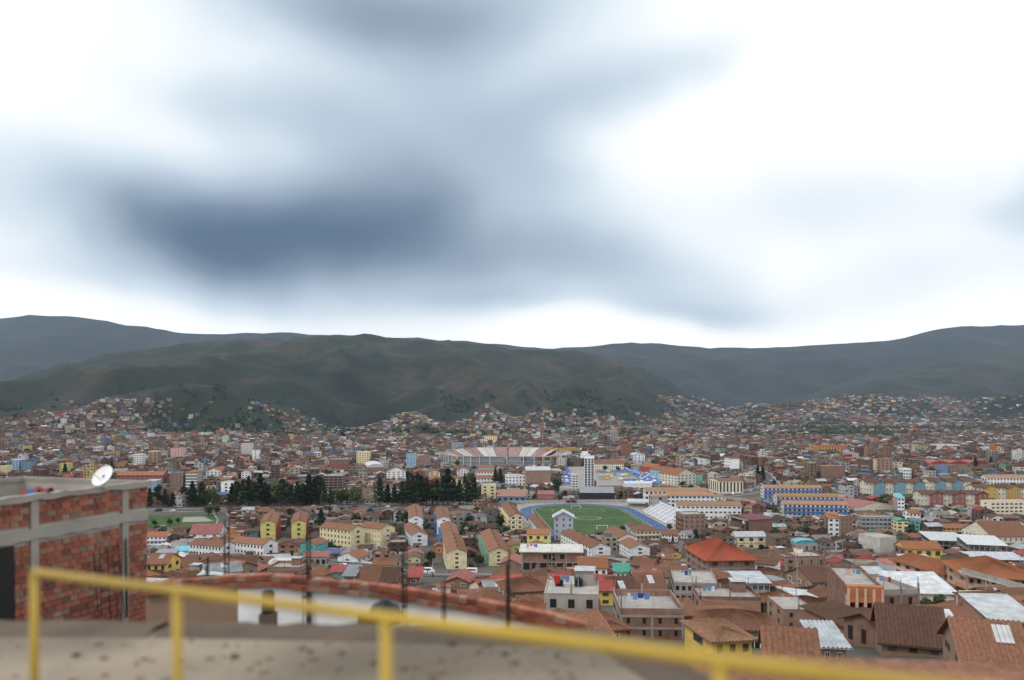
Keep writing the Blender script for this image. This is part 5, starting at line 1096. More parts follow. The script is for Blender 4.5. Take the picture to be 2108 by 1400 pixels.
for (X, Y, a, w, L, h, st, z) in far:
    c, s = math.cos(a), math.sin(a); hw, hl = w / 2, L / 2
    def T(x, y, zz): return (X + x * c - y * s, Y + x * s + y * c, z + zz)
    wcx = jit(hr.choices(wl, [q[1] for q in wl])[0][0], .25); rcx = jit(hr.choices(rl, [q[1] for q in rl])[0][0], .3)
    base = -4 if Y > 1800 else -1
    cs = [(-hw, -hl), (hw, -hl), (hw, hl), (-hw, hl)]
    for i in range(4):
        (x0, y0), (x1, y1) = cs[i], cs[(i + 1) % 4]; q4((T(x0, y0, base), T(x1, y1, base), T(x1, y1, h), T(x0, y0, h)), wcx)
    flat = hr.random() < .42; ov = .4
    if flat or st > 4:
        cc = jit((.33, .29, .26)); q4((T(-hw, -hl, h - .3), T(hw, -hl, h - .3), T(hw, hl, h - .3), T(-hw, hl, h - .3)), cc)
        if hr.random() < .5 and Y < 2500:
            x0 = hr.uniform(-hw, 0); y0 = hr.uniform(-hl, 0); e = min(3.5, hw); cc2 = wcx if hr.random() < .6 else rcx
            p = [(x0, y0), (x0 + e, y0), (x0 + e, y0 + e), (x0, y0 + e)]
            for i in range(4): q4((T(*p[i], h - .3), T(*p[(i + 1) % 4], h - .3), T(*p[(i + 1) % 4], h + 2), T(*p[i], h + 2)), cc2)
            q4(tuple(T(*v, h + 2) for v in p), rcx)
        if hr.random() < .45 and Y < 1600:
            x0 = hr.uniform(-hw * .7, hw * .5); y0 = -hl * .6; p = [(x0, y0), (x0 + 1.1, y0), (x0 + 1.1, y0 + 1.1), (x0, y0 + 1.1)]; cc3 = hr.choice([(.015, .015, .018), (.015, .015, .018), (.06, .14, .4), (.6, .6, .6)])
            for i in range(4): q4((T(*p[i], h - .3), T(*p[(i + 1) % 4], h - .3), T(*p[(i + 1) % 4], h + 1.2), T(*p[i], h + 1.2)), cc3)
            q4(tuple(T(*v, h + 1.2) for v in p), cc3)
    else:
        r_ = min(hw, hl) * .42; k_ = hr.random()
        if k_ < .42:
            q4((T(-hw - ov, -hl - ov, h - .1), T(hw + ov, -hl - ov, h - .1), T(hw + ov, 0, h + r_), T(-hw - ov, 0, h + r_)), rcx); q4((T(hw + ov, hl + ov, h - .1), T(-hw - ov, hl + ov, h - .1), T(-hw - ov, 0, h + r_), T(hw + ov, 0, h + r_)), rcx)
            for x in (-hw, hw): q4((T(x, -hl, h), T(x, hl, h), T(x, 0, h + r_ - .1), T(x, 0, h + r_ - .1)), wcx)
        elif k_ < .84:
            q4((T(-hw - ov, hl + ov, h - .1), T(-hw - ov, -hl - ov, h - .1), T(0, -hl - ov, h + r_), T(0, hl + ov, h + r_)), rcx); q4((T(hw + ov, -hl - ov, h - .1), T(hw + ov, hl + ov, h - .1), T(0, hl + ov, h + r_), T(0, -hl - ov, h + r_)), rcx)
            for y in (-hl, hl): q4((T(-hw, y, h), T(hw, y, h), T(0, y, h + r_ - .1), T(0, y, h + r_ - .1)), wcx)
        else:
            q4((T(-hw - ov, -hl - ov, h + .05), T(hw + ov, -hl - ov, h + .05), T(hw + ov, hl + ov, h + 1.4), T(-hw - ov, hl + ov, h + 1.4)), rcx)
            for x in (-hw, hw): q4((T(x, -hl, h), T(x, hl, h), T(x, hl, h + 1.35), T(x, -hl, h)), wcx)
    if Y < 2600:
        nc = max(1, int(w / 3.4)); dk = jit((.035, .035, .042), .5); e = -.06
        for f_ in range(st):
            z0 = (f_ + .32) * h / st; z1 = (f_ + .76) * h / st
            if Y < 1500 or hr.random() < .8:
                for j in range(nc):
                    if hr.random() < .15: continue
                    xa = -hw + (j + .28) * w / nc; xb = xa + w / nc * .45; q4((T(xa, -hl + e, z0), T(xb, -hl + e, z0), T(xb, -hl + e, z1), T(xa, -hl + e, z1)), dk)
            if Y < 1200:
                for sgn in (-1, 1):
                    for j in range(2):
                        if hr.random() < .3: continue
                        ya = -hl + (j + .3) * L / 2; yb = ya + L * .18; xx = sgn * (hw + .06); q4((T(xx, ya, z0), T(xx, yb, z0), T(xx, yb, z1), T(xx, ya, z1)), dk)
me = bpy.data.meshes.new('houses'); nv, nf = len(V), len(Fq)
me.vertices.add(nv); me.vertices.foreach_set('co', np.array(V, dtype=np.float32).ravel())
me.loops.add(nf * 4); me.loops.foreach_set('vertex_index', np.array(Fq, dtype=np.int32).ravel())
me.polygons.add(nf); me.polygons.foreach_set('loop_start', np.arange(0, nf * 4, 4, dtype=np.int32)); me.polygons.foreach_set('loop_total', np.full(nf, 4, dtype=np.int32))
me.update(calc_edges=True)
ca = me.color_attributes.new('Col', 'FLOAT_COLOR', 'CORNER'); arr = np.ones((nf, 4, 4), dtype=np.float32); arr[:, :, :3] = np.array(Cc, dtype=np.float32)[:, None, :]; ca.data.foreach_set('color', arr.ravel())
me.materials.append(MATS['house_stuff'])
tag(link('houses', me), 'mass of small brick and tile houses filling the valley floor and lower slopes', 'houses', kind='stuff')
print('stuff faces', nf)

# far trees and scrub as one mass
b = MB(); tr = random.Random(3)
def clump(X, Y, z, h, n, wd):
    for i in range(n):
        q = Vector((tr.gauss(0, 1), tr.gauss(0, 1), tr.gauss(0, 1))).normalized() * (tr.random() ** .4); p = Vector((X + q.x * wd, Y + q.y * wd, z + h * (.55 + .45 * q.z))); s = wd * .42
        d1 = Vector((tr.gauss(0, 1), tr.gauss(0, 1), tr.gauss(0, 1))).normalized() * s; d2 = d1.orthogonal().normalized() * s; b.quad(tuple(p - d1), tuple(p + d2), tuple(p + d1), tuple(p - d2))
cnt = 0
while cnt < 1500:
    Y = 480 * (2300 / 480) ** tr.random(); X = tr.uniform(-.68, .68) * Y
    if not clear(X, Y, 1, .5) and tr.random() < .9: continue
    if any(inpoly(X, Y, P_) for P_ in NOGO[:2]) : continue
    hh = tr.uniform(5, 10)
    ul, yt = proj(X, Y, hh)
    if np.any((PA[:, 4] > Y) & (PA[:, 0] < ul + 3) & (PA[:, 1] > ul - 3) & (PA[:, 3] > yt)): continue
    clump(X, Y, 0, hh, 34, hh * .38); cnt += 1
patch = []
while len(patch) < 2600:
    Y = tr.uniform(2000, 5600); u = tr.uniform(-60, 2170); X = (u - 1054) * Y / F
    if nz(X + 700, Y, 420, 3) < -.1 or tr.random() < .12:
        if u < 1450 and Y > interp(u, FT1) + 900: continue
        if elev(X, Y) > 150: continue
        patch.append(1); hh = tr.uniform(8, 15); clump(X, Y, elev(X, Y), hh, 10, hh * .9)
tag(b.build('trees', 'leaf_dark'), 'dark green trees scattered through the far town and on the slopes', 'trees', kind='stuff')

# ------------------------------------------------------------------ water tanks
def tank_mesh():
    b = MB(); b.lathe([(.01, 0), (.55, 0), (.58, .1), (.58, .35), (.55, .4), (.58, .45), (.58, .8), (.5, .98), (.22, 1.12), (.2, 1.2), (.01, 1.22)], 0, 0, 0, 16); return b.mesh('tank', ['black_plastic'])
TM = tank_mesh()
(gx, gy, gth, gw_, gh_) = GREY_HOUSE
for i, (lx, la) in enumerate(((-.25, 'left of the two black water tanks on the bare concrete house'), (.12, 'right of the two black water tanks on the bare concrete house'))):
    x = gx + lx * gw_ * math.cos(gth) - 5 * math.sin(gth); y = gy + lx * gw_ * math.sin(gth) + 5
    t = empty('water_tank', (x, y, gz(gy) + gh_ + .01), 0, la, 'water tank', 'black rooftop water tanks'); link('tank', TM, t, scale=(1, 1, 1.1))
    b = MB(); b.box(-.7, .7, -.7, .7, 0, .05); o = b.build('stand', 'frame_concrete', t)
for i, (X, Y, Z) in enumerate(tanks[:26]):
    t = empty('water_tank', (X, Y, Z), 0, 'black water tank on a flat roof ' + relation(X, Y)[0] + (', one of several' if i % 2 else ''), 'water tank', 'black rooftop water tanks'); link('tank', TM, t); b = MB(); b.box(-.7, .7, -.7, .7, 0, .05); b.build('stand', 'frame_concrete', t)

def clothes_line(X, Y, Z, th, ln_, label, seed):
    r6 = random.Random(seed); t = empty('clothes_line', (X, Y, Z), th, label, 'laundry')
    for x in (0, ln_): b = MB(); b.tube((x, 0, 0), (x, 0, 1.9), .035, 5); b.build('pole', 'steel', t)
    b = MB(); b.tube((0, 0, 1.85), (ln_, 0, 1.85), .015, 4); b.build('line', 'steel', t)
    x = .25
    while x < ln_ - .7:
        w_ = r6.uniform(.35, .8); hh = r6.uniform(.5, 1.1); b = MB(); b.box(x, x + w_, -.015, .015, 1.84 - hh, 1.84); b.build('garment', r6.choice(['clothes_red', 'clothes_blue', 'clothes_white', 'wall_pink', 'tent_light', 'clothes_white', 'wall_tealblue']), t); x += w_ + r6.uniform(.05, .3)
ci = 0
for o in [o for o in COL.objects if o.parent is None and o.get('category') in ('house', 'building') and any(c.name.startswith('roof_slab') for c in o.children)]:
    if not (60 < o.location.y < 420) or ci >= 7: continue
    rs = [c for c in o.children if c.name.startswith('roof_slab')][0]; bbx = [Vector(c) for c in rs.bound_box]; x0, x1 = min(c.x for c in bbx), max(c.x for c in bbx); y0, y1 = min(c.y for c in bbx), max(c.y for c in bbx); zt = max(c.z for c in bbx)
    th = o.rotation_euler.z; lx, ly = x0 + .8, y0 + (y1 - y0) * .35; ci += 1
    clothes_line(o.location.x + lx * math.cos(th) - ly * math.sin(th), o.location.y + lx * math.sin(th) + ly * math.cos(th), o.location.z + zt, th, min(3.6, x1 - x0 - 1.8), 'line of washing on the flat roof ' + relation(o.location.x, o.location.y + 1)[1 if any(abs(q[1] - o.location.y) < .01 for q in LAND) else 0], ci)
# ------------------------------------------------------------------ vehicles
def car_mesh(kind, paint):
    b = MB(); L_, W_, H_ = (4.2, 1.7, 1.45) if kind == 'car' else (5.4, 1.9, 2.2)
    prof = [(0, .35), (0, .8), (.9, .92), (1.5, H_), (3.3, H_), (3.9, .95), (L_, .85), (L_, .35)] if kind == 'car' else [(0, .35), (0, 1.1), (.6, 1.25), (1.2, H_), (L_ - .1, H_), (L_, 1.2), (L_, .35)]
    n = len(prof)
    for s in (-1, 1): b.poly([(x, s * W_ / 2 * (.86 if z > 1.3 else 1), z) for x, z in (prof if s > 0 else prof[::-1])], 0)
    for i in range(n):
        (x0, z0), (x1, z1) = prof[i], prof[(i + 1) % n]; f0 = .86 if z0 > 1.3 else 1; f1 = .86 if z1 > 1.3 else 1
        b.quad((x0, -W_ / 2 * f0, z0), (x1, -W_ / 2 * f1, z1), (x1, W_ / 2 * f1, z1), (x0, W_ / 2 * f0, z0), 0)
    g0, g1 = (1.45, 3.4) if kind == 'car' else (1.2, 5.0); zl, zh = (.98, 1.34) if kind == 'car' else (1.3, 1.9)
    gb = MB()
    for s in (-1, 1):
        y = s * (W_ / 2 + .01); yt = s * (W_ / 2 * .89 + .02); gb.quad((g0 - .1, y, zl), (g1, y, zl), (g1 - .15, yt, zh), (g0 + .2, yt, zh))
    gb.quad((g0 - .45, -.7, zl + .02), (g0 - .45, .7, zl + .02), (g0 + .02, .62, zh), (g0 + .02, -.62, zh))
    w = MB()
    for x in (.8, L_ - .85):
        for s in (-1, 1): w.tube((x, s * W_ / 2 - .1, .33), (x, s * W_ / 2 + .06, .33), .33, 10)
    return b.mesh('body', [paint]), gb.mesh('windows', ['glass']), w.mesh('wheels', ['tyre'])
CMS = {}
def vehicle(kind, paint, X, Y, rz, label, group=None):
    if (kind, paint) not in CMS: CMS[(kind, paint)] = car_mesh(kind, paint)
    bm_, gm, wm = CMS[(kind, paint)]; t = empty('parked_van' if kind == 'van' else 'parked_car', (X, Y, gz(Y) + .14 + (.0 if Y > 450 else .12)), rz, label, kind, group)
    link('body', bm_, t); link('windows', gm, t); link('wheels', wm, t)
for (kd, p_, u, y, la) in (('van', 'car_white', 894, 1181, 'white van parked on the road in front of the cream roadside block, left one'), ('van', 'car_white', 956, 1181, 'white van parked on the road, right one near the green stairs'), ('car', 'car_blue', 866, 1187, 'blue-grey estate car on the road left of the white vans'), ('car', 'car_white', 735, 1172, 'white car on the curved road by the vermilion roof'), ('car', 'car_white', 700, 1166, 'white car at the left bend of the curved road'), ('car', 'car_silver', 753, 1177, 'silver car parked beside the pale yellow corner house')):
    X, Y = gp(u, y); vehicle(kd, p_, X, Y, rnd.choice([0, math.pi]) + (-.15 if u > 800 else -.6), la)
paints = [('car_white', 'white'), ('car_red', 'red'), ('car_silver', 'silver'), ('car_dark', 'black'), ('car_blue', 'blue')]
def road_cars(P_, width, n, grp, nm, lanes):
    for i in range(n):
        t = (i + .5) / n * (len(P_) - 1); j = int(t); (ax, ay), (bx, by) = P_[j], P_[min(j + 1, len(P_) - 1)]; f = t - j
        a = math.atan2(by - ay, bx - ax); s = rnd.choice(lanes) + rnd.uniform(-.3, .3); X = ax + (bx - ax) * f - math.sin(a) * s; Y = ay + (by - ay) * f + math.cos(a) * s
        pc = paints[i * 7 % 5]; refs = relation(X, Y); vehicle('van' if i % 6 == 2 else 'car', pc[0], X, Y, a + (math.pi if s > 0 else 0), '%s %s on %s, %s' % (pc[1], 'van' if i % 6 == 2 else 'car', nm, refs[0]), grp)
road_cars(AV, 17, 40, 'cars along the tree lined avenue', 'the avenue', (-6.8, -2.5, 2.5, 6.8))
road_cars(MR, 16, 34, 'cars on the road by the market', 'the market road', (-6.5, -2.5, 2.5, 6.5))

# ------------------------------------------------------------------ market tents
def tent_mesh(m):
    b = MB(); 
    for x in (-1.9, 1.9):
        for y in (-1.9, 1.9): b.box(x - .05, x + .05, y - .05, y + .05, 0, 2.3, 1)
    c = (0, 0, 3.3); q = [(-2.1, -2.1, 2.3), (2.1, -2.1, 2.3), (2.1, 2.1, 2.3), (-2.1, 2.1, 2.3)]
    for i in range(4):
        a_, c_ = q[i], q[(i + 1) % 4]; b.poly([a_, c_, c], 0); b.quad((a_[0], a_[1], 1.95), (c_[0], c_[1], 1.95), c_, a_, 0)
    b.box(-1.6, 1.6, -1.6, 1.6, 0, .9, 1)
    return b.mesh('market_tent', [m, 'steel'])
TN = {m_: tent_mesh(m_) for m_ in ('tent_blue', 'tent_light', 'tent_white', 'tent_red', 'tent_yellow')}
nt = 0
def tents(path, cols, sp, wts, where):
    global nt
    W_ = [gp(u, y) for u, y in path]
    for (ax, ay), (bx, by) in zip(W_, W_[1:]):
        l = math.dist((ax, ay), (bx, by)); n = int(l / sp); a = math.atan2(by - ay, bx - ax)
        for i in range(n):
            for c_ in range(cols):
                if nt >= 290 or rnd.random() < .08: continue
                s = (c_ - (cols - 1) / 2) * 5.2; X = ax + (bx - ax) * i / n - math.sin(a) * s; Y = ay + (by - ay) * i / n + math.cos(a) * s
                mm = rnd.choices(list(TN), wts)[0]; o = link('market_tent', TN[mm], None, (X, Y, gz(Y) + .2), a); nt += 1
                tag(o, '%s market tent in the crowded rows %s' % ({'tent_blue': 'blue', 'tent_light': 'pale blue', 'tent_white': 'white', 'tent_red': 'red', 'tent_yellow': 'yellow'}[mm], where), 'market tent', 'market tents by the white tower')
tents([(1158, 966), (1164, 980), (1168, 1000)], 3, 6.5, (6, 4, 1, .3, .2), 'left of the tall white tower')
tents([(1300, 966), (1322, 980), (1352, 1000)], 4, 5.5, (5, 4, 1.2, 1, .5), 'right of the square, beside the market road')
tents([(1232, 974), (1305, 972)], 2, 5.5, (6, 3, 1, .5, 1), 'at the back of the square')
tents([(1236, 981), (1296, 980), (1236, 988), (1292, 990)], 1, 7.5, (2, 2, 2, 2, 2), 'in the middle of the square')
tents([(1296, 992), (1345, 1002)], 3, 5.5, (5, 3, 1, .5, .5), 'at the near edge of the square')
r = empty('event_tent', (*gp(1312, 1003), .2), 0, 'long white event tent at the near edge of the market square', 'tent')
b = MB(); ribs(b, (-14, 0, 6), (14, 0, 6), (-14, -6, 4), (14, -6, 4), 0, 0, .1); ribs(b, (-14, 0, 6), (14, 0, 6), (-14, 6, 4), (14, 6, 4), 0, 0, .1); b.build('canopy', 'roof_white', r); b = MB(); b.box(-13.8, 13.8, -5.8, 5.8, 0, 3.9); b.build('side_sheet', 'tent_white', r)

# ------------------------------------------------------------------ poles with wires, lamp posts
def pole(u, yb, yt, label, arms=1, wires=None, thick=.15):
    X, Y = gp(u, yb); h = (yb - yt) * Y / F; t = empty('utility_pole', (X, Y, gz(Y)), .3, label, 'utility pole')
    b = MB(); b.tube((0, 0, -1), (0, 0, h), thick, 8, 0, thick * .6); b.build('pole', 'pole_concrete', t)
    for i in range(arms): b = MB(); b.box(-.9, .9, -.05, .05, h - .5 - i * .8, h - .4 - i * .8); b.build('crossarm', 'trunk', t)
    if wires:
        for wx, wy in wires:
            b = MB(); p0 = Vector((0, 0, h - .45)); p1 = Vector((wx, wy, h - 2)); pr = p0
            for i in range(1, 9): q = p0.lerp(p1, i / 8); q.z -= 1.6 * math.sin(math.pi * i / 8) * .8; b.tube(pr, q, .022, 4); pr = q
            b.build('wire', 'rebar', t)
pole(1641, 1222, 1158, 'grey concrete utility pole with cross arms among tin roofs, right of the red hip roof', 2, [(-40, 10), (-38, 4), (30, -12), (34, 18)])
pole(1970, 1302, 1226, 'pale concrete post in front of the garden trees and lawn', 0)
pole(1555, 1196, 1150, 'utility pole at the right corner of the red hip roofed building', 1, [(40, 6)])
pole(1734, 1160, 1112, 'thin lamp post left of the grey block wall house', 1)
pole(1738, 1208, 1168, 'thin post rising from the small white folded roof', 0)
pole(891, 1186, 1150, 'street lamp pole at the road left of the white van', 1)
pole(706, 1168, 1146, 'lamp post at the inner bend of the curved road', 0)
pole(863, 1194, 1158, 'thin wooden pole by the road near the grey car', 1)
pole(933, 1180, 1146, 'slim post before the cream roadside gable', 0, thick=.09)
pole(1374, 1156, 1130, 'thin post by the mustard cottages', 0)
pole(2100, 1170, 1140, 'post at the right edge before the brown roofed school', 1)
for i, (u, yb, yt) in enumerate(((1256, 1012, 966), (1316, 968, 940), (1243, 968, 945), (1300, 1000, 955), (805, 1104, 1062), (961, 1112, 1080), (1267, 1046, 1020))):
    pole(u, yb, yt, ['mast between the market and the white tower', 'lamp mast behind the market tents, right', 'lamp mast behind the market tents, left', 'tall lamp mast inside the market square', 'lamp post at the green lawn', 'lamp post by the small round tree in the yard', 'floodlight post at the far end of the track'][i], 0, thick=.2)

# grey boundary wall, school ramp, retaining walls
def wall_run(name, label, pts, h, m, thick=.3, panels=True):
    W_ = [gp(u, y) for u, y in pts]; r = empty(name, (W_[0][0], W_[0][1], gz(W_[0][1])), 0, label, 'wall')
    for (ax, ay), (bx, by) in zip(W_, W_[1:]):
        n = max(1, int(math.dist((ax, ay), (bx, by)) / 6))
        for i in range(n):
            b = MB(); p = []
            for t in (i / n, (i + .985) / n):
                x, y = ax + (bx - ax) * t - W_[0][0], ay + (by - ay) * t - W_[0][1]; zz = gz(y + W_[0][1]) - gz(W_[0][1]); p.append((x, y, zz))
            (x0, y0, z0), (x1, y1, z1) = p
            for o_ in (0, thick): b.quad((x0, y0 + o_, z0 - 2), (x1, y1 + o_, z1 - 2), (x1, y1 + o_, z1 + h), (x0, y0 + o_, z0 + h))
            b.quad((x0, y0, z0 + h), (x1, y1, z1 + h), (x1, y1 + thick, z1 + h), (x0, y0 + thick, z0 + h)); b.quad((x0, y0, z0 - 2), (x0, y0 + thick, z0 - 2), (x0, y0 + thick, z0 + h), (x0, y0, z0 + h)); b.quad((x1, y1, z1 - 2), (x1, y1 + thick, z1 - 2), (x1, y1 + thick, z1 + h), (x1, y1, z1 + h))
            b.build('wall_panel', m, r)
wall_run('boundary_wall', 'long dark grey boundary wall running across above the tin sheds at right', [(1688, 1188), (1772, 1184), (1850, 1180)], 3.6, 'wall_grey')
wall_run('boundary_wall', 'low pale wall along the inner side of the curved road', [(700, 1152), (740, 1158), (790, 1166)], 1.2, 'wall_pale')
wall_run('boundary_wall', 'grey wall at the road bend beside the cream hall', [(1495, 1030), (1540, 1034), (1566, 1030)], 3.2, 'wall_concrete')
X, Y = gp(2012, 1246); rp = empty('ramp', (X, Y, gz(Y)), R(-14), 'sloping concrete access ramp on columns in front of the long cream school', 'ramp')
b = MB(); ribs(b, (-3, 0, 6.8), (-3, 2.2, 6.8), (17, 0, 1.9), (17, 2.2, 1.9), 0, 0, .35); b.build('upper_flight', 'wall_light_concrete', rp)
b = MB(); ribs(b, (0, -2.6, .6), (0, -.4, .6), (17, -2.6, -3.4), (17, -.4, -3.4), 0, 0, .35); b.build('lower_flight', 'wall_light_concrete', rp)
b = MB(); ribs(b, (-3, -.15, 7.8), (-3, 0, 7.8), (17, -.15, 2.9), (17, 0, 2.9), 0, 0, .9); b.build('railing', 'wall_concrete', rp)
for i in range(6): b = MB(); b.box(-2 + i * 3.6, -1.7 + i * 3.6, .3, .7, -6, 6.4 - i * .9); b.build('column', 'frame_concrete', rp)
# ------------------------------------------------------------------ people (small, far)
def person_mesh(top):
    me = bpy.data.meshes.new('p'); 
    v = [(0, 0, .95), (0, 0, 1.2), (0, 0, 1.42), (0, 0, 1.52), (0, 0, 1.66), (.1, 0, .88), (.11, .05, .5), (.12, .0, .06), (-.1, 0, .88), (-.11, -.06, .5), (-.12, -.02, .06), (.2, 0, 1.38), (.25, .02, 1.1), (.24, -.04, .85), (-.2, 0, 1.38), (-.25, 0, 1.1), (-.24, .05, .85), (.12, -.14, .03), (-.12, -.16, .03)]
    e = [(0, 1), (1, 2), (2, 3), (3, 4), (0, 5), (5, 6), (6, 7), (0, 8), (8, 9), (9, 10), (2, 11), (11, 12), (12, 13), (2, 14), (14, 15), (15, 16), (7, 17), (10, 18)]
    me.from_pydata(v, e, []); o = bpy.data.objects.new('p', me); COL.objects.link(o)
    md = o.modifiers.new('s', 'SKIN'); rr = [.14, .14, .16, .06, .1, .1, .07, .05, .1, .07, .05, .06, .045, .035, .06, .045, .035, .04, .04]
    for i, r_ in enumerate(rr): me.skin_vertices[0].data[i].radius = (r_, r_)
    me.skin_vertices[0].data[0].use_root = True
    o.modifiers.new('sub', 'SUBSURF').levels = 1
    dg = bpy.context.evaluated_depsgraph_get(); out = bpy.data.meshes.new_from_object(o.evaluated_get(dg)); out.name = 'person'
    bpy.data.objects.remove(o)
    out.materials.clear(); 
    for m_ in ('clothes_' + top, 'clothes_dark', 'skin_tone'): out.materials.append(MATS[m_])
    for p in out.polygons: p.material_index = 2 if p.center.z > 1.5 else 1 if p.center.z < .95 else 0
    return out
PM = {c_: person_mesh(c_) for c_ in ('red', 'blue', 'white', 'dark')}
for i, (u, y, c_, la) in enumerate(((746, 1168, 'blue', 'on the curved road'), (880, 1182, 'dark', 'on the road left of the white van'), (925, 1183, 'red', 'between the two white vans'), (945, 1183, 'white', 'on the road before the green stairs'), (863, 1182, 'red', 'behind the blue-grey estate car'), (891, 1191, 'dark', 'by the lamp pole near the road'), (1190, 1042, 'white', 'at the far edge of the track'), (1250, 1050, 'red', 'in the far half of the pitch'), (1210, 1066, 'white', 'in the centre circle of the pitch'), (1170, 1056, 'blue', 'left of the centre circle on the pitch'), (1265, 1072, 'dark', 'near the right touchline'))):
    X, Y = gp(u, y); o = link('person', PM[c_], None, (X, Y, gz(Y) + (.25 if u < 1000 else .09)), rnd.random() * 6); tag(o, 'tiny person in a %s top standing %s' % (c_, la), 'person')

# ------------------------------------------------------------------ near foreground: lookout terrace and yellow rail
def slab_poly(name, pts, z, th, m, label=None, cat=None, kind=None):
    b = MB(); b.poly([(x, y, z) for x, y in pts]); n = len(pts)
    for i in range(n): (x0, y0), (x1, y1) = pts[i], pts[(i + 1) % n]; b.quad((x0, y0, z), (x0, y0, z - th), (x1, y1, z - th), (x1, y1, z))
    return tag(b.build(name, m), label, cat, kind=kind)
slab_poly('path', [(-14, -6), (3.2, -6), (3.0, 1.0), (2.4, 3.0), (1.6, 5.4), (.9, 7.4), (-3.4, 7.7), (-14, 7.9)], CZ - 2.15, 1.2, 'beige', kind='structure')
for i, (xa, ya, xb, yb_) in enumerate([(-14, 7.9, -10.5, 7.82), (-10.4, 7.82, -7, 7.76), (-6.9, 7.76, -3.4, 7.7), (-3.3, 7.7, -1.2, 7.55), (-1.1, 7.53, .9, 7.4), (.98, 7.3, 1.6, 5.5)]):
    r7 = random.Random(i); e_ = empty('kerb', ((xa + xb) / 2, (ya + yb_) / 2, CZ - 2.15), math.atan2(yb_ - ya, xb - xa), ['leftmost', 'second', 'third', 'fourth', 'fifth', 'rightmost'][i] + ' rough brown earth kerb section along the edge of the path', 'kerb')
    b = MB(); l = math.hypot(xb - xa, yb_ - ya) / 2 + .01; n = 12; prof = [(-l + 2 * l * q / n, .045 + r7.uniform(-.015, .02)) for q in range(n + 1)]
    for (x0, z0), (x1, z1) in zip(prof, prof[1:]):
        b.quad((x0, -.28, 0), (x1, -.28, 0), (x1, -.1, z1), (x0, -.1, z0)); b.quad((x0, -.1, z0), (x1, -.1, z1), (x1, .2, z1 - .02), (x0, .2, z0 - .02)); b.quad((x0, .2, z0 - .02), (x1, .2, z1 - .02), (x1, .3, -1), (x0, .3, -1))
    b.build('earth', 'earth_dark', e_)
r8 = random.Random(12); mt_ = ['beige', 'earth_dark', 'beige', 'wall_adobe']; b = MB()
for i in range(420):
    x = r8.uniform(-7, 1.2); y = r8.uniform(5.4, 7.3); q_ = .01 + .03 * r8.random() ** 3; zz = CZ - 2.15
    pts_ = [(x + q_ * r8.uniform(.7, 1.3) * math.cos(a), y + q_ * r8.uniform(.7, 1.3) * math.sin(a)) for a in [k_ * 1.2566 for k_ in range(5)]]; hh_ = q_ * r8.uniform(.5, 1.1); mi_ = r8.randrange(4)
    b.poly([(px, py, zz + hh_) for px, py in pts_], mi_)
    for k_ in range(5): p_, n_ = pts_[k_], pts_[(k_ + 1) % 5]; b.quad((*p_, zz), (*n_, zz), (*n_, zz + hh_), (*p_, zz + hh_), mi_)
tag(b.build('rubble', mt_), 'loose stones and rubble lying on the beige path', 'rubble', kind='stuff')
slab_poly('ground', [(3.25, -6), (14, -6), (14, 7.5), (3.0, 7.5), (3.05, 1.0)], CZ - 2.7, 1, 'ground', kind='structure')
D0 = 5.2
def rp_(k_): return Vector(((-.596 + .2443 * k_) * D0, (1 - .1577 * k_) * D0, CZ - 1.08 + .07 * k_))
rl_ = empty('yellow_railing', (rp_(0).x, rp_(0).y, CZ - 2.15), 0, 'weathered yellow tube railing running down to the right across the foreground', 'railing')
o_ = Vector(rl_.location)
b = MB(); b.tube(rp_(0) - o_, rp_(5.1) - o_, .027, 14); b.build('top_rail', 'paint_yellow', rl_, True)
for k_ in range(6):
    p = rp_(min(k_, 5.08)) - o_; b = MB(); b.tube((p.x, p.y, -.02), (p.x, p.y, p.z - .005), .026, 12); b.build('post', 'paint_yellow', rl_, True)
    b = MB(); b.box(p.x - .11, p.x + .11, p.y - .11, p.y + .11, 0, .012); b.build('base_plate', 'paint_yellow', rl_)
# pinkish roof close below on the right
rr_ = empty('house', (3.6, 10.6, CZ - 7.35), R(-7), 'low house with a brown sheet roof just below the railing at the right', 'house')
b = MB(); b.box(-3.4, 4.4, 0, 3.4, -2, 2.45); b.build('wall', 'wall_salmon', rr_); b = MB(); ribs(b, (-3.6, 3.6, 2.95), (4.6, 3.6, 2.95), (-3.6, -.2, 2.47), (4.6, -.2, 2.47), .3, .03, .06); b.build('roof', 'roof_tile_brown', rr_)
# ------------------------------------------------------------------ near brick house, brick by brick
P0 = Vector((-.6388 * 17.0, 17.0)); P1 = Vector((-.4558 * 21.0, 21.0)); dv = (P1 - P0); LEN0 = dv.length; dn = dv.normalized(); E = 1.6
P0 = P0 - dn * E; LEN = LEN0 + E; ang = math.atan2(dn.y, dn.x); ZT = CZ - 1.97
hb = empty('brick_house', (P0.x, P0.y, ZT - 6.2), ang, 'unfinished red brick house with concrete bands and a walled flat roof at the left edge', 'house')
TOPZ = 6.2; BH, BW = .137, .235
b = MB(); b.box(.02, LEN - .02, .03, .14, -4, TOPZ - .12); b.box(LEN - .14, LEN - .01, .14, 4.2, -4, TOPZ - .12); b.box(.02, LEN - .14, 4.1, 4.2, -4, TOPZ - .12); b.box(.02, .14, .14, 4.1, -4, TOPZ - .12); b.build('mortar_wall', 'wall_concrete', hb)
bz = TOPZ - .88            # slab beam centre
cols_x = [E + .72 + .0, LEN - .86]
for n_, c1 in enumerate(((.29, .10, .062), (.21, .073, .05), (.30, .12, .075), (.25, .15, .105), (.16, .07, .052))):
    mat_plain('brick_tone_%d' % n_, c1, stain=.5, scale=5, var=.25, rv=.2)
brick_me = []
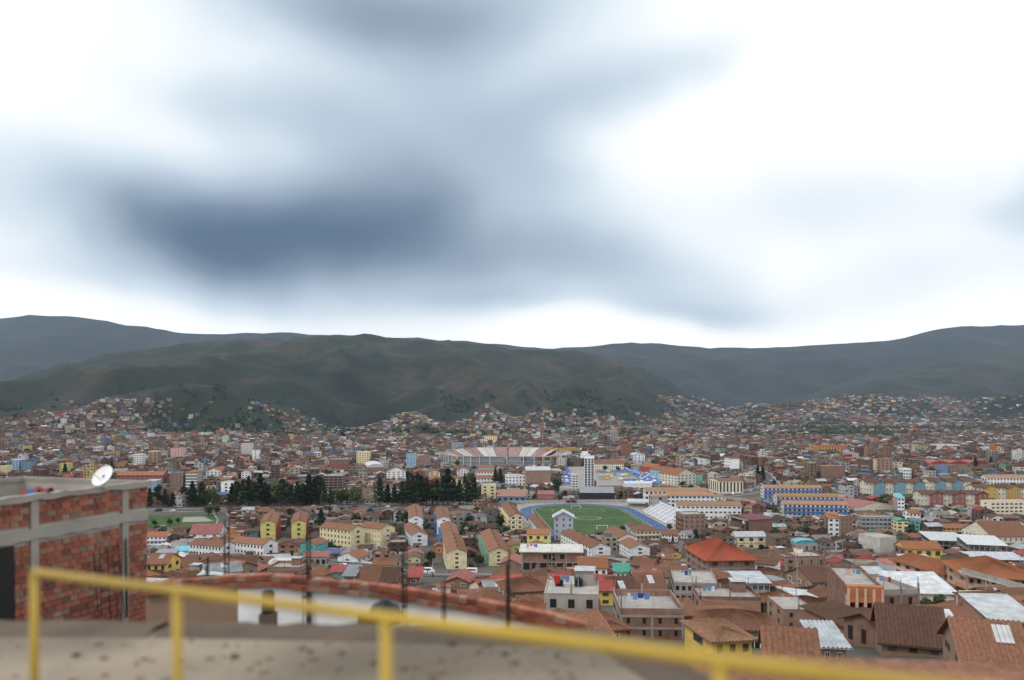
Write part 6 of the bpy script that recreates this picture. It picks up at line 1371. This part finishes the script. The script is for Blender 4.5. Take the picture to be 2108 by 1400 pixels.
for n_ in range(5):
    for v_ in range(2):
        rb = random.Random(n_ * 7 + v_); b = MB(); j = lambda: rb.uniform(-.004, .004)
        b.box(j(), .218 + j(), -.02 + j(), .035, j(), .118 + j()); 
        for g in range(3): b.box(.01, .21, -.024, -.0201, .018 + g * .034, .036 + g * .034)
        brick_me.append(b.mesh('brick', ['brick_tone_%d' % n_]))
cnt = 0; bb_ = MB(); rb = random.Random(9)
for row in range(30):
    z0 = TOPZ - .12 - (row + 1) * BH
    if abs(z0 + BH / 2 - bz) < .155: continue
    segs = [(.04, cols_x[0] - .008), (cols_x[0] + .208, cols_x[1] - .008), (cols_x[1] + .208, LEN - .01)]
    if 8 < row < 30: segs[0] = (E + .34, cols_x[0] - .008)
    for (s0, s1) in segs:
        x = s0 - (rb.uniform(.08, .14) if row % 2 else rb.uniform(0, .04))
        while x < s1 - .03:
            xa, xb = max(x, s0), min(x + .218, s1)
            if xb - xa > .03:
                lower = row > 12 and rb.random() < .5
                me_ = brick_me[(rb.choice([6, 7, 8, 9, 3]) if lower else rb.randrange(8))]
                if cnt < 297 and xa > E - .3: link('brick', me_, hb, (xa, rb.uniform(-.008, .01), z0), 0, ((xb - xa) / .218, 1, 1)); cnt += 1
                elif z0 > 1.5: bb_.box(xa, xb, -.02, .035, z0, z0 + .118)
            x += BW
tag(bb_.build('bricks', 'brick_tone_1', hb), kind='stuff')
bs = MB()
for row in range(26):
    z0 = TOPZ - .12 - (row + 1) * BH
    if abs(z0 + BH / 2 - bz) < .155: continue
    y = .02 if row % 2 else .14
    while y < 4.0: bs.box(LEN - .035, LEN + .02, y, y + .218, z0, z0 + .118); y += BW
tag(bs.build('bricks', 'brick_tone_0', hb), kind='stuff')
for cx in cols_x: b = MB(); b.box(cx, cx + .2, -.04, .1, -4, TOPZ - .12); b.build('concrete_column', 'frame_concrete', hb)
def rough_beam(x0, x1, zc, t, y0, name):
    b = MB(); n = 26; r2 = random.Random(x0 * 3)
    up = [zc + t / 2 + r2.uniform(-.02, .02) for _ in range(n + 1)]; dn_ = [zc - t / 2 + r2.uniform(-.035, .02) for _ in range(n + 1)]; yy = [y0 + r2.uniform(-.012, .012) for _ in range(n + 1)]
    for i in range(n):
        xa, xb = x0 + (x1 - x0) * i / n, x0 + (x1 - x0) * (i + 1) / n
        b.quad((xa, yy[i], dn_[i]), (xb, yy[i + 1], dn_[i + 1]), (xb, yy[i + 1], up[i + 1]), (xa, yy[i], up[i])); b.quad((xa, yy[i], up[i]), (xb, yy[i + 1], up[i + 1]), (xb, .1, up[i + 1]), (xa, .1, up[i])); b.quad((xa, .1, dn_[i]), (xb, .1, dn_[i + 1]), (xb, yy[i + 1], dn_[i + 1]), (xa, yy[i], dn_[i]))
    b.build(name, 'frame_concrete', hb)
rough_beam(0, LEN, bz, .22, -.065, 'slab_beam'); rough_beam(-.02, LEN + .03, TOPZ - .06, .12, -.09, 'coping')
b = MB(); b.box(LEN - .15, LEN + .06, -.08, 4.25, TOPZ - .12, TOPZ); b.box(0, LEN - .16, 4.05, 4.25, TOPZ - .12, TOPZ - .004); b.build('coping', 'frame_concrete', hb)
b = MB(); b.box(LEN - .02, LEN + .05, .0, 4.2, bz - .11, bz + .11); b.build('slab_beam', 'frame_concrete', hb)
b = MB(); b.box(.14, LEN - .14, .14, 4.1, bz - .02, bz + .1); b.build('roof_slab', 'slab', hb)
b = MB(); b.box(E - .1, E + .12, 1.9, 2.15, bz + .1, TOPZ + .02); b.build('stub_column', 'frame_concrete', hb)
b = MB(); b.box(E - .9, E + .30, -.045, -.03, TOPZ - 3.3, TOPZ - 1.05); b.build('doorway', 'dark_void', hb)
for i in range(7):
    x = LEN - 1.9 + i * .14 + rb.uniform(-.03, .03); b = MB(); b.tube((x + rb.uniform(-.12, .12), -.35, TOPZ - 3.3), (x + rb.uniform(-.06, .1), -.22, TOPZ - 1.45 + rb.uniform(-.25, .1)), .011, 5); b.build('rebar_rod', 'rebar', hb)
b = MB(); b.tube((LEN - .98, -.3, TOPZ - 3.3), (LEN - .92, -.2, TOPZ - 1.35), .02, 5); b.build('rebar_rod', 'rebar', hb)
def hp(x, y, z): v = Vector((math.cos(ang) * x - math.sin(ang) * y + P0.x, math.sin(ang) * x + math.cos(ang) * y + P0.y, ZT - 6.2 + z)); return v
# satellite dish clamped to the coping
dl = hp(LEN - 1.52, -.12, TOPZ + .06); ds = empty('satellite_dish', dl, 0, 'white satellite dish with a small blue round mark clamped to the brick house parapet', 'satellite dish')
dp = bpy.data.objects.new('tmp', None)
b = MB(); prof = [(.0001, 0)] + [(.31 * i / 8, .09 * (i / 8) ** 2) for i in range(1, 9)]; b.lathe(prof, 0, 0, 0, 32); b.lathe([(r_, z_ - .012) for r_, z_ in prof[::-1]], 0, 0, 0, 32); b.lathe([(.31, .078), (.316, .084), (.31, .09)], 0, 0, 0, 32)
aim = Vector((-.30, -.77, .60)).normalized(); qr = aim.to_track_quat('Z', 'X')
dish = b.build('dish', 'paint_white', ds, True); dish.rotation_mode = 'QUATERNION'; dish.rotation_quaternion = qr; dish.location = (.02, -.05, .17); dish.scale = (.9, .9, .9)
b = MB(); b.poly([(.052 * math.cos(a), .052 * math.sin(a) * 1.0, 0) for a in [i * .2618 for i in range(24)]]); e_ = b.build('round_mark', 'cloth_blue', dish); e_.location = (.03, .05, .008); 
b = MB()
for i, x in enumerate((-.05, -.02, .01, .04, .07)): b.box(x - .1, x - .08, -.05, -.035 if i % 2 else -.03, .012, .014)
for i in range(4): b.box(-.16 + i * .022, -.145 + i * .022, .04, .065, .016, .018)
b.build('lettering', 'tent_light', dish)
b = MB(); b.tube((0, 0, -.1), (0, -.02, .14), .022, 8); b.tube((-.05, 0, -.1), (.05, 0, -.1), .03, 8); b.build('mount', 'steel', ds)
fe = Vector((.02, -.05, .17)) + aim * .30 + Vector((-.12, 0, -.02)); b = MB(); b.tube((0, -.03, .05), tuple(fe), .009, 6); b.build('arm', 'steel', ds); b = MB(); b.tube(tuple(fe), tuple(fe + aim * -.06), .025, 10); b.build('receiver', 'steel', ds)
# blue sheet and red cloth on the roof
bt = empty('sheet', hp(E + 2.15, 1.3, bz + .11), ang, 'bright blue folded board leaning inside the walled brick house roof', 'board')
b = MB(); ribs(b, (-.1, .5, .98), (.5, .6, .9), (-.35, -.3, .25), (.75, -.3, .25), .3, .02, .03); b.build('sheet_panel', 'cloth_blue', bt); bt.scale = (.72, .72, .72)
ct = empty('cloth', hp(E + 2.45, 1.7, bz + .74), ang, 'crumpled dark red cloth heaped beside the blue board', 'cloth')
b = MB(); r3 = random.Random(4); g = [[(-.45 + .1 * i, -.3 + .1 * j, .22 * math.sin(i * 1.1) * math.cos(j) * .5 + .12 * r3.random() - .02 * (i - 4) ** 2 * .6) for i in range(10)] for j in range(7)]
for j in range(6):
    for i in range(9): b.quad(g[j][i], g[j][i + 1], g[j + 1][i + 1], g[j + 1][i])
b.build('fabric', 'cloth_red', ct, True); ct.scale = (.75, .75, .75)
# ------------------------------------------------------------------ curved retaining wall with brick coping
WX = [(300, 1208), (360, 1203), (420, 1198), (490, 1192), (560, 1190), (640, 1198), (720, 1205), (800, 1214), (880, 1226), (960, 1238), (1040, 1252), (1120, 1268), (1200, 1290)]
def wpt(u, y, d): return Vector(((u - 1054) * d / F, d, CZ - (y - HY) * d / F))
WD = 15.5
pts = [wpt(u, y, WD - (u - 300) / 900 * 1.2) for u, y in WX]
rw = empty('retaining_wall', (pts[0].x, pts[0].y, pts[0].z - 2), 0, 'white plastered retaining wall with a wavy red brick top, behind the yellow railing', 'wall'); o_ = Vector(rw.location)
b = MB()
for iw, (p, q) in enumerate(zip(pts, pts[1:])):
    p, q = p - o_, q - o_; lo = -3.0; t = .2
    pz, qz = p.z - .165, q.z - .165
    b.quad((p.x, p.y, lo), (q.x, q.y, lo), (q.x, q.y, qz), (p.x, p.y, pz)); b.quad((p.x, p.y + t, lo), (p.x, p.y + t, pz), (q.x, q.y + t, qz), (q.x, q.y + t, lo)); b.quad((p.x, p.y, pz), (q.x, q.y, qz), (q.x, q.y + t, qz), (p.x, p.y + t, pz))
    if iw < 3: b.mi[-3:] = [1, 1, 1]
b.build('plaster', ['wall_white', 'wall_adobe'], rw)
b = MB()
for p, q in zip(pts, pts[1:]):
    p, q = p - o_, q - o_; v = []
    for P_ in (p, q): v += [(P_.x, P_.y + .02, P_.z - .165), (P_.x, P_.y + .02, P_.z + .07), (P_.x, P_.y + .13, P_.z + .07), (P_.x, P_.y + .13, P_.z - .165)]
    for i in range(3): b.quad(v[i], v[i + 1], v[i + 5], v[i + 4])
b.build('mortar', 'wall_concrete', rw)
for a_, c_ in zip(pts, pts[1:]):
    n = max(1, math.ceil((c_ - a_).length / .222)); dd = (c_ - a_); th_ = math.atan2(dd.y, dd.x)
    for i in range(n):
        for r_ in range(2):
            p = a_ + dd * (i / n) - o_; ob = link('brick', rb.choice(brick_me[:8]), rw, (p.x, p.y - .01 + rb.uniform(-.01, .01), p.z - .14 + r_ * .125 + rb.uniform(-.008, .008) - .02), th_, (1.02, 4.0, .95)); ob.rotation_euler[1] = -math.asin(dd.z / dd.length)
# rebar masts standing up from columns
def mast(u, yt, yb, d, label, n=4, lean=0.0, thick=.011, r0=.035):
    top = wpt(u, yt, d); bot = wpt(u, yb, d); t = empty('rebar_mast', bot, 0, label, 'rebar'); h = top.z - bot.z; r4 = random.Random(u)
    for i in range(n):
        a = i * 6.283 / n + .5; hh = h * (1 if i == 0 else r4.uniform(.72, .97)); b = MB(); b.tube((r0 * math.cos(a), r0 * math.sin(a), -1.2), (r0 * math.cos(a) + lean * hh + r4.uniform(-.03, .03), r0 * math.sin(a), hh), thick, 5); b.build('rod', 'rebar', t)
    b = MB(); zz = 0
    while zz < h * .55: b.box(-r0 - .015, r0 + .015, -r0 - .015, -r0 - .005, zz, zz + .015); b.box(-r0 - .015, r0 + .015, r0 + .005, r0 + .015, zz, zz + .015); zz += .18
    b.build('tie', 'rebar', t)
mast(427, 1146, 1215, 16.5, 'short dark rebar bundle above the left end of the retaining wall', 3)
mast(466, 1062, 1215, 16.5, 'tall dark rebar mast with a small cross piece, left of the white row houses', 3, thick=.013)
mast(628, 1165, 1250, 15, 'short rebar bundle hugging the tall mast in the middle', 2)
mast(636, 1090, 1250, 15, 'tall thick dark rebar mast left of the curved road', 4, thick=.016)
mast(832, 1112, 1270, 14.5, 'dark rebar mast right of the curved road', 3, thick=.013)
mast(914, 1190, 1270, 14, 'short dark rebar bundle right of the long tile roofs', 4, .02)
mast(1047, 1130, 1300, 14, 'tall dark rebar mast in front of the cream block with green stairs', 3, thick=.014)
p = wpt(552, 1262, 14.3); dm = empty('drum', p, 0, 'small upright dark brown drum in front of the retaining wall', 'drum'); b = MB(); b.lathe([(.01, 0), (.11, 0), (.115, .06), (.105, .2), (.115, .34), (.09, .40), (.01, .41)], 0, 0, 0, 18); b.build('body', 'rebar', dm, True); b = MB(); b.box(-.13, .13, -.13, .13, -3, 0); b.build('plinth', 'trunk', dm)
p = wpt(793, 1282, 13.2); dm = empty('water_tank', p, 0, 'squat black water tank half hidden behind the yellow rail', 'water tank'); b = MB(); b.lathe([(.01, 0), (.25, 0), (.27, .05), (.27, .18), (.22, .29), (.1, .34), (.09, .38), (.01, .38)], 0, 0, 0, 20); b.build('tank', 'black_plastic', dm, True); b = MB(); b.box(-.35, .35, -.3, .3, -3, 0); b.build('plinth', 'wall_concrete', dm)
b = MB(); b.lathe([(.01, 0), (.12, 0), (.12, .16), (.01, .18)], -.33, -.05, 0, 14); b.build('pump_housing', 'black_plastic', dm, True)
# ------------------------------------------------------------------ haze
m = bpy.data.materials.new('haze'); m.use_nodes = True; t = m.node_tree; t.nodes.clear()
pv = N(t, 'ShaderNodeVolumePrincipled'); pv.inputs['Color'].default_value = (.60, .78, 1.0, 1); pv.inputs['Density'].default_value = .000027; pv.inputs['Anisotropy'].default_value = .2
oo = N(t, 'ShaderNodeOutputMaterial'); t.links.new(pv.outputs[0], oo.inputs['Volume']); m.cycles.homogeneous_volume = True; MATS['haze'] = m
b = MB(); b.box(-17000, 17000, -60, 10900, -8, 1350); tag(b.build('haze', 'haze'), 'thin blue haze filling the valley', 'haze', kind='stuff')

# ------------------------------------------------------------------ tell look-alikes apart
cntr = {}
for t_, u, h in ROWT:
    best = min((q for q in LAND if 640 < q[1] < 1300), key=lambda q: abs(1054 + F * q[0] / q[1] - u))
    bu = 1054 + F * best[0] / best[1]; pos = 'just left of' if u < bu - 5 else 'just right of' if u > bu + 5 else 'in front of'
    la = '%s dark %s in the avenue row, %s %s' % ('tall' if h > 54 else 'middling' if h > 43 else 'low', 'conifer' if t_.name.startswith('conifer') else 'round crowned tree' if t_.name.startswith('leafy') else 'bushy tree', pos, best[2])
    if trim(la) in cntr: la = la.replace(' in the avenue row', ', %s in its row' % ('second' if cntr[trim(la)] == 1 else 'third' if cntr[trim(la)] == 2 else 'fourth')); cntr[trim(la.replace(', second in its row', ' in the avenue row').replace(', third in its row', ' in the avenue row').replace(', fourth in its row', ' in the avenue row'))] += 1
    else: cntr[trim(la)] = 1
    t_['label'] = trim(la)
seen = {}
for o in [o for o in COL.objects if o.parent is None and 'label' in o.keys()]:
    seen.setdefault(o['label'], []).append(o)
for la, L_ in seen.items():
    if len(L_) < 2 or la.split()[-1] == 'xx' or 'market tent' in la: continue
    L_.sort(key=lambda o: o.matrix_basis.translation.x)
    names_ = ['leftmost', 'second', 'third', 'fourth', 'fifth', 'sixth', 'seventh', 'eighth'] if len(L_) > 2 else ['left', 'right']
    for o, w_ in zip(L_, names_): 
        o['label'] = trim(w_ + ' ' + la) if len(L_) == 2 else trim(w_ + ' of ' + la)

for o in COL.objects:
    if o.parent is None and 'label' in o.keys() and len(o['label'].split()) > 16:
        w_ = o['label'].replace('front-gabled ', 'gabled ').replace('sideways sloping ', '').replace('single-pitch ', '').replace('mid-sized ', '').replace('single storey', 'low').split()
        for d_ in ('weathered', 'brown', 'hipped', 'gabled', 'long', 'wide', 'small', 'the', 'bare', 'tall', 'dark'):
            if len(w_) > 16 and d_ in w_: w_.remove(d_)
        o['label'] = ' '.join(w_)
        if len(w_) > 16: print('LONG', o['label'])
